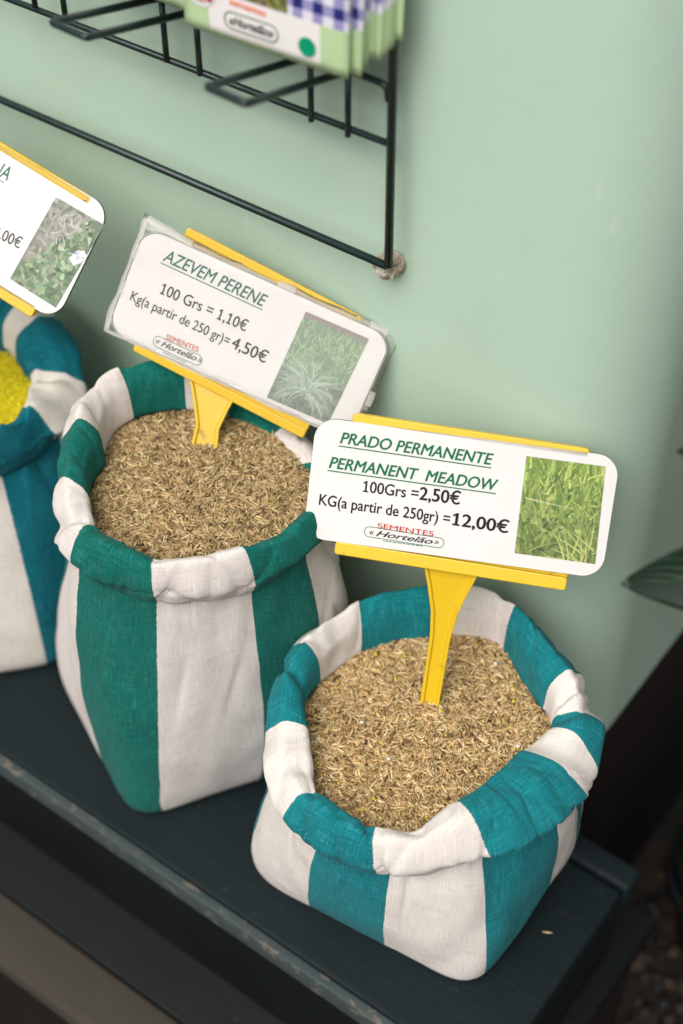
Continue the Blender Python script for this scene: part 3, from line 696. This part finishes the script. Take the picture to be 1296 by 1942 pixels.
def holder(root, m, lt, lb, foot, fun, mat, barw=.0135, funl=.040, fy=.004, rot=0.0, ly=-.0012, lh=.0085):
    """yellow plastic holder: back plate with a lip above and below, funnel-shaped neck and rimmed stake"""
    x0 = (lt[0][0] + lb[0][0]) / 2000; x1 = (lt[1][0] + lb[1][0]) / 2000
    zt = (lt[0][1] + lt[1][1]) / 2000; zb = (lb[0][1] + lb[1][1]) / 2000
    ro = lambda pts: [(x * math.cos(rot) - z * math.sin(rot), x * math.sin(rot) + z * math.cos(rot)) for x, z in pts]
    h = slab('holder', ro(roundrect(x0, x1, zb, zt, .004, 4)), .0022, .0042, mat, root, bw=.0006)
    # lips with a rolled front edge
    for (z0, z1, n_) in ((zt - .0058, zt, 'upper_lip'), (zb, zb + lh, 'lower_lip')):
        slab(n_, ro(roundrect(x0, x1, z0, z1, .002, 4)), ly, .0021, mat, h, bw=.0008)
    inv = m.inverted(); F = inv @ Vector(foot)
    a = Vector(((fun[0][0] + fun[1][0]) / 2000, fy, zb + .004)); d = (F - a); Lt = d.length; d.normalize()
    X = Vector((1, 0, 0)); X = (X - d * X.dot(d)).normalized(); Nn = X.cross(d)
    if Nn.y > 0: Nn = -Nn          # towards the viewer
    hw0 = (fun[1][0] - fun[0][0]) / 2000
    rows = [(0, hw0), (.06, hw0 * .93), (.35, hw0 * .70), (.7, hw0 * .47), (1.0, barw / 2 * 1.06)]
    st = [(t * funl, w) for t, w in rows] + [(funl + t * (Lt + .012 - funl), barw / 2 * (1 - .08 * t)) for t in (.1, .4, .7, 1.0)]
    V = []; Fc = []
    prof = lambda w: [(-w, -.002), (-w, .0022), (-w + .0022, .0022), (-w + .0027, .0004), (w - .0027, .0004), (w - .0022, .0022), (w, .0022), (w, -.002)]
    for (s_, w) in st:
        c = a + d * s_
        for (px, pn) in prof(w): V.append(c + X * px + Nn * pn)
    k = 8
    for i in range(len(st) - 1):
        for j in range(k): Fc.append((i * k + j, i * k + (j + 1) % k, (i + 1) * k + (j + 1) % k, (i + 1) * k + j))
    Fc += [tuple(range(k))[::-1], tuple((len(st) - 1) * k + j for j in range(k))]
    s = obj('stake', V, Fc, mat, root, smooth=False); bevel(s, .0005, 2, 30)
    return h
LAY = D['lay']
def logo(root, lay, red, blk, grn, capS, capH, capO):
    sem, ov, ht, ty = lay['sem'], lay['ov'], lay['hort'], lay['tiny']
    print_on('maker_name', [letters('SEMENTES', sem[0], sem[1], capS, 0, .012)], red, root, -.00145)
    c = ((ov[0][0] + ov[1][0]) / 2, (ov[0][1] + ov[1][1]) / 2); w = ov[1][0] - ov[0][0]
    ang = math.atan2(ov[1][1] - ov[0][1], w)
    print_on('logo_oval', [oval2(c, w, capO, .45, ang)], grn, root, -.00135)
    it = [letters('Hortelão', ht[0], ht[1], capH * .88, .42, .022)]
    gx = 3.6; dz = capH * .12
    it.append(letters('«', (ht[0][0] - gx - .6, ht[0][1] + dz), (ht[0][0] - 1.2, ht[0][1] + dz), capH * .8, .2, .01))
    it.append(letters('»', (ht[1][0] + 1.0, ht[1][1] + dz), (ht[1][0] + gx + .4, ht[1][1] + dz), capH * .8, .2, .01))
    print_on('logo_script', it, blk, root, -.0014)
    # a line too small to read: broken dashes
    r = np.random.default_rng(2); x = ty[0][0]; it = []
    while x < ty[1][0] - 1.0:
        l = r.uniform(.7, 2.2); it.append(bar2((x, ty[0][1] + .5), (min(x + l, ty[1][0]), ty[0][1] + .5), .6)); x += l + r.uniform(.3, .7)
    print_on('small_print', it, grn, root, -.00125)

# -- front sign
root, m, w, h = sign_root('prado', 'white price card reading PRADO PERMANENTE in the front sack, on a yellow stake')
lay = LAY['prado']
cd = slab('card', roundrect(-w / 2, w / 2, -h / 2, h / 2, .0135, 8), -.0012, .0012, M['card'], root, M['card_edge'])
print_on('title', [letters('PRADO PERMANENTE', lay['t1'][0], lay['t1'][1], 7.0, .22, .032), bar2((lay['t1'][0][0] - .5, lay['t1'][0][1] - 1.9), (lay['t1'][1][0], lay['t1'][1][1] - 1.9), .75),
                   letters('PERMANENT  MEADOW', lay['t2'][0], lay['t2'][1], 7.0, .22, .032), bar2((lay['t2'][0][0] - .5, lay['t2'][0][1] - 1.9), (lay['t2'][1][0], lay['t2'][1][1] - 1.9), .75)], M['ink_green'], cd, -.0013)
a, b = lay['t3']; c_ = -24.6
it = [letters('100Grs =', a, (c_ - .8, a[1]), 7.0, 0, .020), letters('2,50€', (c_, a[1] - .1), b, 8.0, 0, .032)]
a, b = lay['t4']
it += [letters('KG(a partir de 250gr) =', a, (-4.0, a[1] - 1.1), 6.9, 0, .022), letters('12,00€', (-.6, b[1] + .4), b, 7.8, 0, .032)]
print_on('prices', it, M['ink_black'], cd, -.0013)
logo(cd, lay, M['ink_red'], M['ink_black'], M['ink_green'], 3.1, 4.0, 6.9)
picture('picture', lay['pic'], 'meadow', -.00132, cd, 120, .05)
holder(root, m, [(-71, 42.5), (74.5, 42.5)], [(-74, -48.5), (74, -48.5)], D['foot_prado'], lay['fun'], M['yellow'], funl=.050, rot=-.020)

# -- middle sign in a clear sleeve
root, m, w, h = sign_root('azev', 'white price card reading AZEVEM PERENE in a clear sleeve, in the middle sack')
lay = LAY['azev']
cd = slab('card', roundrect(-w / 2, w / 2, -h / 2, h / 2, .0135, 8), -.0012, .0012, M['card'], root, M['card_edge'])
P, F = join2([bar2((0, 0), (1, 0), .1)])
def outline(pts, th):
    n = len(pts); a = np.array(pts); c = a.mean(0); inn = c + (a - c) * (1 - th / np.abs(a - c).max())
    return np.concatenate([a, inn]), [(i, (i + 1) % n, n + (i + 1) % n, n + i) for i in range(n)]
print_on('border_line', [outline([(x * 1000, z * 1000) for x, z in roundrect(-w / 2 + .0003, w / 2 - .0003, -h / 2 + .0003, h / 2 - .0003, .0133, 8)], .6)], M['ink_grey'], cd, -.0013)
print_on('title', [letters('AZEVEM PERENE', lay['t1'][0], lay['t1'][1], 8.2, .22, .018), bar2((lay['t1'][0][0] - .5, lay['t1'][0][1] - 2.0), (lay['t1'][1][0], lay['t1'][1][1] - 2.0), .7)], M['ink_dgreen'], cd, -.0013)
a, b = lay['t2']; it = [letters('100 Grs = 1,10€', a, b, 7.4, 0, .014)]
a, b = lay['t3']; it += [letters('Kg(a partir de 250 gr)=', a, (-9.5, a[1] - .9), 6.6, 0, .014), letters('4,50€', (-7.6, b[1] + .3), b, 8.0, 0, .018)]
print_on('prices', it, M['ink_grey'], cd, -.0013)
logo(cd, lay, M['ink_pale_red'], M['ink_grey'], M['ink_dgreen'], 3.6, 4.6, 7.8)
picture('picture', lay['pic'], 'tuft', -.00132, cd, 110, .14)
holder(root, m, [(-64, 44.6), (60, 44.6)], [(-67, -47.5), (66, -47.5)], D['foot_azev'], lay['fun'], M['yellow2'], barw=.017, funl=.040, rot=-.055, ly=.0006, lh=.0065)
# crumpled sleeve: closed shell a little larger than the card
def sleeve(parent):
    r = np.random.default_rng(21); nx, nz = 46, 24; V = []; F = []
    X = np.linspace(-.0917, .0925, nx); Z = np.linspace(-.0397, .0413, nz)
    for side in (0, 1):
        for j, z in enumerate(Z):
            for i, x in enumerate(X):
                e = min(i, nx - 1 - i, (j) * 1.3, (nz - 1 - j) * 1.3); k = min(1, e / 3)
                cx = x + .0020 * noise.noise(Vector((z * 60, 0, 2 if x > 0 else 5))) * (1 - k); cz = z + .0014 * noise.noise(Vector((x * 45, 7, 1))) * (1 - k)
                yy = .0016 + .0006 * noise.noise(Vector((x * 60, z * 60, side * 3)))
                if k < 1: yy += .0022 * noise.noise(Vector((x * 110, z * 110, 9.0))) * (1 - k) 
                if x < -.055 and z > .030: cz += .0035 * k * 0 + .0040 * max(0, (z - .030) / .0113) * max(0, 1 - abs(x + .088) / .035)
                y = (-yy - .0003 * k) if side == 0 else (.0016 + (.0004 * noise.noise(Vector((x * 40, z * 40, 8))))) * k - .0004
                y = y if k > 0 else .0008 + .0015 * noise.noise(Vector((x * 80, z * 80, 4)))
                V.append((cx, y, cz))
    n = nx * nz
    for s in (0, 1):
        for j in range(nz - 1):
            for i in range(nx - 1):
                q = (j * nx + i, j * nx + i + 1, (j + 1) * nx + i + 1, (j + 1) * nx + i)
                F.append(tuple(s * n + t for t in (q if s == 0 else q[::-1])))
    bd = [i for i in range(nx)] + [j * nx + nx - 1 for j in range(1, nz)] + [(nz - 1) * nx + i for i in range(nx - 2, -1, -1)] + [j * nx for j in range(nz - 2, 0, -1)]
    for a_, b_ in zip(bd, bd[1:] + bd[:1]): F.append((a_, n + a_, n + b_, b_))
    fm = [1 if max(abs(V[q[0]][0]) / .0885, abs(V[q[0]][2] - .0005) / .0375) > 1 else 0 for q in F]
    return obj('plastic_sleeve', V, F, M['sleeve'], parent, mats=[M['sleeve'], M['sleeve_rim']], fmi=fm)
sleeve(root)

# -- left sign, cut by the picture's edge
root, m, w, h = sign_root('na', 'white price card with a torn sticker on its edge, in the sack of yellow granules')
lay = LAY['na']
cd = slab('card', roundrect(-w / 2, w / 2, -h / 2, h / 2, .0135, 8), -.0012, .0012, M['card'], root, M['card_edge'])
a, b = lay['t1']; print_on('title', [letters('NA', a, b, 9.0, .22, .012), bar2((a[0] - 2, a[1] - 2.1), (b[0] - 1.0, b[1] - 2.1), .5)], M['ink_dgreen'], cd, -.0013)
a, b = lay['t2']; print_on('prices', [letters('2,00€', a, b, 7.2, 0, .010)], M['ink_grey'], cd, -.0013)
picture('picture', lay['pic'], 'leaves', -.00132, cd, 100, .08)
holder(root, m, [(-62, 42.5), (84, 42.5)], [(-70, -46), (73, -46)], (-.735, .515, .205), [(-12, -46), (24, -46)], M['yellow2'], rot=-.02)
tn = slab('sticker', [(.0835, -.001), (.0885, -.0035), (.0925, .001), (.0938, .0062), (.0905, .0085), (.0855, .0058)], -.0017, -.0012, M['card'], cd)
r = np.random.default_rng(4); it = []
for k in range(9):
    x, z = 84.8 + r.uniform(0, 6), 0 + r.uniform(0, 5.5); a_ = r.uniform(0, PI); it.append(bar2((x, z), (x + 2.4 * math.cos(a_), z + 1.6 * math.sin(a_)), .35))
print_on('scribble', it, M['ink_blue'], tn, -.00182)

# ------------------------------------------------------------------ wire rack on the wall
rack = thing('wire_rack', 'dark green wire display rack fixed to the green wall', 'rack', (-.433, .637, .405))
RO = np.array([-.433, .637, .405])
def rtube(name, pts, r, fil=0.0):
    P = [Vector(np.array(p) - RO) for p in pts]
    if fil: P = fillet(P, fil, 7)
    return tube(name, P, r, M['wire'], rack, 14)
rtube('post', [(-.4325, .637, .404), (-.4355, .637, 1.05)], .0027)
rtube('bottom_rail', [(-1.5, .637, .385), (-.7631, .637, .3975), (-.4335, .637, .4035)], .0026)
rtube('middle_rail', [(-1.5, .637, .470), (-.7447, .637, .4815), (-.4365, .637, .4900)], .0021)
rtube('upper_rail', [(-1.5, .6365, .520), (-.60, .6365, .5265), (-.4365, .6365, .5275), (-.4352, .6365, .518)], .0021, .006)
for dx in (-.2215, -.1108, 0.0):
    a0, a1 = -.488 + dx, -.4615 + dx
    for a_ in (a0, a1):
        rtube('upright', [(a_, .6345, .486), (a_, .6345, .529)], .0019)
    rtube('hanger', [(a0, .6335, .5285), (a0 + .0005, .545, .553), (a1, .545, .5525), (a1, .6335, .5285)], .0023, .0025)
# crumbled mortar where the frame enters the wall
nn = 14; V = []; F = []
for j in range(nn):
    th = PI * j / (nn - 1) * .5
    for i in range(20):
        ph = 2 * PI * i / 20; q = Vector((math.cos(ph) * math.sin(th), -math.cos(th), math.sin(ph) * math.sin(th)))
        k = 1 + .30 * noise.noise(q * 1.8 + Vector((4, 0, 1))) + .16 * noise.noise(q * 6.0)
        V.append((q.x * .0086 * k - .0075, q.y * .0150 * k + .017, q.z * .0092 * k - .0115))
for j in range(nn - 1):
    for i in range(20): F.append((j * 20 + i, j * 20 + (i + 1) % 20, (j + 1) * 20 + (i + 1) % 20, (j + 1) * 20 + i))
obj('mortar_plug', V, F, M['mortar'], rack, smooth=False)

# ------------------------------------------------------------------ seed packets on the rack
def m_packet(name, green, pale):
    """printed paper: green margins, white label band, blue and white checked cloth above"""
    k = NT(name); v = k.coord(); sp = k.n('SeparateXYZ'); k.l(v, sp.inputs[0]); x, y, z = sp.outputs
    ck = k.n('TexChecker', Scale=1.0); k.l(k.mapped((115, 1, 115)), ck.inputs['Vector'])
    fxs = k.math('GREATER_THAN', k.math('FRACT', k.math('MULTIPLY', x, 78)), .5); fzs = k.math('GREATER_THAN', k.math('FRACT', k.math('MULTIPLY', z, 78)), .5)
    s = k.math('MULTIPLY', k.math('ADD', fxs, fzs), .5)
    cloth = k.ramp(s, [(0, (.72, .70, .76)), (.5, (.30, .28, .52)), (1, (.018, .022, .16))])
    cloth.node.color_ramp.interpolation = 'CONSTANT'; cloth.node.color_ramp.elements[1].position = .4; cloth.node.color_ramp.elements[2].position = .9
    side = k.math('GREATER_THAN', k.math('ABSOLUTE', x), .0365)
    band = k.mix(side, (.80, .76, .74), green)
    lower = k.mix(k.math('LESS_THAN', z, .0030), band, green)
    col = k.mix(k.math('GREATER_THAN', z, .0265), lower, cloth)
    col = k.mix(k.math('GREATER_THAN', z, .115), col, green)
    k.bump(k.noise(v, 40, 3), .0012, .5); return k.set(Base_Color=col, Roughness=.38)
MP = m_packet('green_seed_packet_print', (.46, .62, .34), (.7, .8, .6)); 
MEDGE = m_plain('packet_paper_edge', (.62, .68, .50), .5)
def packet_mesh(name, w, h, th, mat):
    nx, nz = 18, 26; V = []; F = []
    for s in (-1, 1):
        for j in range(nz):
            for i in range(nx):
                u = i / (nx - 1) * 2 - 1; t = j / (nz - 1); e = min(1, (1 - abs(u)) * 5) * min(1, min(t, 1 - t) * 9 + .12)
                V.append((u * w / 2, s * (th * .5 * e + .0003) , t * h))
    n = nx * nz
    for s in (0, 1):
        for j in range(nz - 1):
            for i in range(nx - 1):
                q = (j * nx + i, j * nx + i + 1, (j + 1) * nx + i + 1, (j + 1) * nx + i); F.append(tuple(s * n + t for t in (q if s == 0 else q[::-1])))
    bd = [i for i in range(nx)] + [j * nx + nx - 1 for j in range(1, nz)] + [(nz - 1) * nx + i for i in range(nx - 2, -1, -1)] + [j * nx for j in range(nz - 2, 0, -1)]
    for a_, b_ in zip(bd, bd[1:] + bd[:1]): F.append((a_, n + a_, n + b_, b_))
    me = bpy.data.meshes.new(name); me.from_pydata(V, [], F); me.materials.append(mat); me.polygons.foreach_set('use_smooth', np.ones(len(me.polygons), bool)); return me
pm = packet_mesh('seed_packet', .108, .150, .0016, MP)
NP = 16
for k in range(NP):
    t = k / (NP - 1)
    o = bpy.data.objects.new('seed_packet', pm); C.objects.link(o)
    o.location = (-.4925 + .0125 * t + (random.uniform(-.0025, .0025) if k else 0), .600 + .030 * t, .5460 + .013 * t + (random.uniform(-.0028, .0028) if k else 0))
    o.rotation_euler = (math.radians(-2 + random.uniform(-.5, .5)), random.uniform(-.016, .016), math.radians(3.0 - 2.5 * t + random.uniform(-1.2, 1.2)))
    if k == 0: front = o; tag(o, 'frontmost seed packet on the rack, its printed front in full view', 'seed packet', 'seed packets stacked on the right hanger')
    else: tag(o, 'green edged seed packet standing in the stack behind the frontmost one', 'seed packet', 'seed packets stacked on the right hanger')
# print on the front packet (its own millimetres: x across, z up from the bottom)
YF = -.0014
picture('picture', [(-29, 62), (16, 62), (16, 27), (-29, 27)], 'parsley', YF, front, 70)
print_on('band_title', [letters('sementes', (-22, 21.8), (2, 21.0), 4.2, 0, .02)], M['ink_orange'], front, YF)
print_on('logo_oval', [oval2((-8, 12.5), 36, 10.5, .7, 0)], M['ink_green'], front, YF)
print_on('logo_script', [letters('«Hortelão»', (-22.5, 10.2), (6.5, 10.2), 5.2, .4, .02)], M['ink_black'], front, YF)
def disc2(c, r, n=24): return np.array([(c[0] + r * math.cos(a), c[1] + r * math.sin(a)) for a in np.arange(n) * 2 * PI / n]), [tuple(range(n))]
print_on('green_spot', [disc2((28.5, 11.5), 5.6)], M['ink_pgreen'], front, YF)
print_on('round_seal', [disc2((-41.5, 26), 11.5)], M['card'], front, YF)
print_on('seal_ring', [oval2((-41.5, 26.5), 17, 17, 1.0, 0)], M['ink_pale_red'], front, YF - .0002)
print_on('seal_mark', [disc2((-35, 21), 1.9, 10), disc2((-49, 24), 1.6, 10), disc2((-36, 32), 1.5, 10)], M['ink_red'], front, YF - .0003)
print_on('seal_script', [oval2((-41.5, 27.5), 9, 5, .5, .1), bar2((-45, 25), (-38, 25), .6)], M['ink_blue'], front, YF - .0003)
for k in range(5):
    o = bpy.data.objects.new('seed_packet', pm); C.objects.link(o)
    o.location = (-.604 + .002 * k, .607 + .005 * k, .5455 + .001 * k); o.rotation_euler = (math.radians(-2), 0, math.radians(2.0))
    tag(o, 'green edged seed packet on the next hanger to the left, mostly out of view', 'seed packet', 'seed packets on the middle hanger')

# ------------------------------------------------------------------ plant at the right edge, pots, gravel
def m_leaf():
    k = NT('glossy_leaf'); v = k.coord('Generated'); sp = k.n('SeparateXYZ'); k.l(k.n('UVMap', uv_map='leaf').outputs[0], sp.inputs[0])
    vein = k.math('ABSOLUTE', sp.outputs[1]); n = k.noise(k.coord(), 60, 4)
    col = k.mix(n, (.002, .011, .004), (.005, .020, .007)); col = k.mix(k.ramp(vein, [(0, (1, 1, 1)), (.06, (0, 0, 0))]), col, (.012, .036, .013))
    sp2 = k.noise(k.coord(), 190, 2); col = k.mix(k.ramp(sp2, [(.72, (0, 0, 0)), (.75, (.6, .6, .6))]), col, (.10, .13, .09))
    k.bump(k.math('SINE', k.math('MULTIPLY', k.math('ADD', sp.outputs[0], k.math('MULTIPLY', vein, -.35)), 60)), .0003, .35)
    return k.set(Base_Color=col, Roughness=.28, Specular_IOR_Level=.35)
M['leaf'] = m_leaf()
plant = thing('plant', 'broad leaved green plant reaching in from the right', 'plant', (-.02, .66, -.42))
PO = Vector((-.02, .66, -.42))
def leaf(tip, base, width, side, curl=.010, droop=.012):
    tip = Vector(tip) - PO; base = Vector(base) - PO; d = tip - base; L = d.length; d.normalize(); s = Vector(side); s = (s - d * s.dot(d)).normalized(); n = d.cross(s)
    if n.z < 0: n = -n
    nx, ny = 26, 11; V = []; F = []; uv = []
    for i in range(nx):
        t = i / (nx - 1); wv = width * .5 * (math.sin(PI * t ** .85) ** .8 if 0 < t < 1 else 0) * (1 - .15 * t)
        for j in range(ny):
            q = j / (ny - 1) * 2 - 1
            V.append(base + d * (L * t) + s * (q * wv) + n * (curl * (q * q) * wv / (width * .5) + droop * math.sin(PI * t)))
    for i in range(nx - 1):
        for j in range(ny - 1):
            F.append((i * ny + j, (i + 1) * ny + j, (i + 1) * ny + j + 1, i * ny + j + 1))
            for (a, b) in ((i, j), (i + 1, j), (i + 1, j + 1), (i, j + 1)): uv.append((a / (nx - 1), b / (ny - 1) * 2 - 1))
    o = obj('leaf', V, F, M['leaf'], plant); l = o.data.uv_layers.new(name='leaf'); l.data.foreach_set('uv', np.array(uv, np.float32).ravel())
    sd = o.modifiers.new('thick', 'SOLIDIFY'); sd.thickness = .0006
    v, f = tube_vf(smooth_path([base, base + (-d) * .02 + Vector((0, 0, -.004)), Vector((0, 0, base.z - .06))], 6), .0016, 8)
    return o, (v, f)
stems = []
for tip, base, wd, side, cu, dr in [
    ((-.2085, .5365, .3560), (-.085, .588, .410), .056, (-.35, .42, .62), .004, .004),
    ((-.2065, .5720, .4290), (-.080, .640, .440), .050, (-.35, .42, .62), .004, .004),
    ((.02, .52, .40), (-.01, .63, .36), .05, (1, 0, 0), .004, .01), ((.12, .66, .42), (.01, .66, .38), .05, (0, 1, 0), .004, .01),
    ((-.02, .80, .46), (-.02, .68, .42), .05, (1, 0, 0), .004, .01), ((.09, .58, .30), (.0, .64, .27), .05, (.5, .8, 0), .004, .01), ((-.10, .52, .24), (-.035, .63, .25), .046, (.7, -.5, .2), .004, .01)]:
    o, st = leaf(tip, base, wd, side, cu, dr); stems.append(st)
lr = np.random.default_rng(17)
for k in range(70):  # unseen foliage, added out of view to shade the lower right wall
    a = lr.uniform(-PI, PI); zz = lr.uniform(.10, .70); L = lr.uniform(.12, .18); b0 = Vector((-.02 + .03 * math.cos(a), .66 + .03 * math.sin(a), zz))
    tp = b0 + Vector((L * math.cos(a), L * math.sin(a), lr.uniform(-.03, .05)))
    if tp.x < -.135: tp.x = -.135 + lr.uniform(0, .03)
    o, st = leaf(tp, b0, lr.uniform(.055, .08), (-math.sin(a), math.cos(a), .2), .004, .012); stems.append(st)
v, f = tube_vf([(0, 0, .16), (.004, .003, .5), (0, 0, .86)], [.006, .005, .003], 10)
for (sv, sf) in stems:
    b = len(v); v = v + sv; f = f + [tuple(b + i for i in t) for t in sf]
obj('stem', v, f, m_plain('plant_stem', (.04, .06, .02), .6), plant)
M['pot'] = m_plain('dark_plastic_pot', (.014, .012, .014), .42, 0, (60, .0006), .2)
def pot_vf(r0, r1, h, rim=.008):
    prof = [(0, 0), (r0, 0), (r0 + (r1 - r0) * .5, h * .5), (r1, h - .022), (r1 + rim, h - .020), (r1 + rim, h), (r1 + rim - .004, h + .001), (r1 - .002, h - .004), (r1 - .004, h - .03), (0, h - .034)]
    n = 48; V = []; F = []
    for (r, z) in prof:
        for i in range(n): V.append((r * math.cos(2 * PI * i / n), r * math.sin(2 * PI * i / n), z))
    for j in range(len(prof) - 1):
        for i in range(n): F.append((j * n + i, j * n + (i + 1) % n, (j + 1) * n + (i + 1) % n, (j + 1) * n + i))
    return V, F
v, f = pot_vf(.065, .085, .17); obj('pot', v, f, M['pot'], plant)
for (x, y, k) in [(-.155, .845, 5)]:
    for i in range(k):
        v, f = pot_vf(.045, .062, .11, .005); o = obj('flower_pot', v, f, M['pot']); o.location = (x + .002 * i, y, -.42 + .030 * i); o.rotation_euler = (0, .03 * (i % 3 - 1), i)
        tag(o, 'dark plastic flower pot nested in the stack on the floor at right', 'flower pot', 'nested dark flower pots beside the bench')
# pebbles on the floor
V = []; F = []; cols = []
pr = np.random.default_rng(31)
for k in range(900):
    x, y = pr.uniform(-.24, .12), pr.uniform(.50, .98); r = pr.uniform(.004, .009); b = len(V)
    base = [(0, 0, 1), (0, 0, -1)] + [(math.cos(a), math.sin(a), zz) for zz in (.5, -.5) for a in np.arange(6) * PI / 3]
    sx, sy, rt = pr.uniform(.7, 1.4), pr.uniform(.7, 1.2), pr.uniform(0, PI)
    for (a, b_, c_) in base: V.append((x + r * (a * sx * math.cos(rt) - b_ * sy * math.sin(rt)), y + r * (a * sx * math.sin(rt) + b_ * sy * math.cos(rt)), -.417 + r * .6 * c_ + pr.uniform(0, .002)))
    F += [(b, b + 2 + i, b + 2 + (i + 1) % 6) for i in range(6)] + [(b + 1, b + 8 + (i + 1) % 6, b + 8 + i) for i in range(6)] + [(b + 2 + i, b + 8 + i, b + 8 + (i + 1) % 6, b + 2 + (i + 1) % 6) for i in range(6)]
    cols += [np.array([(.045, .026, .017), (.022, .015, .011), (.07, .046, .03), (.012, .012, .012)][pr.integers(4)]) * pr.uniform(.7, 1.2)] * 14
g_ = obj('gravel', V, F, M['seed']); at = g_.data.color_attributes.new('Col', 'FLOAT_COLOR', 'POINT'); at.data.foreach_set('color', np.c_[np.array(cols), np.ones(len(cols))].astype(np.float32).ravel())
tag(g_, 'brown and grey gravel on the dark floor beside the bench', 'gravel', None, 'stuff')
# stray husks
def husk(p, az, label, L=.0075, el=0.0):
    d = [(-.5, 0), (-.25, .8), (.1, 1), (.35, .6), (.5, 0)]; pts = [Vector((t * L, 0, 0)) for t, _ in d]
    v, f = tube_vf(pts, [max(.00012, w * .0008) for _, w in d], 8); o = obj('seed_husk', v, f, M['husk']); o.location = p; o.rotation_euler = (0, el, az)
    return tag(o, label, 'seed husk')
M['husk'] = m_plain('straw_husk', (.48, .34, .18), .6)
husk((-0.2062, 0.522, 0.0012), .5, 'single straw coloured husk lying on the bench beside the squat sack')
bpy.context.view_layer.update()
hit, p_, n_, *_r = sc.ray_cast(bpy.context.evaluated_depsgraph_get(), Vector((-0.3155, 0.6021, 0.26)), Vector((0, 0, -1)))
if hit: husk(p_ + n_ * .0006, -.35, 'single brown husk stuck on the back cuff of the squat sack', .0068, 0)
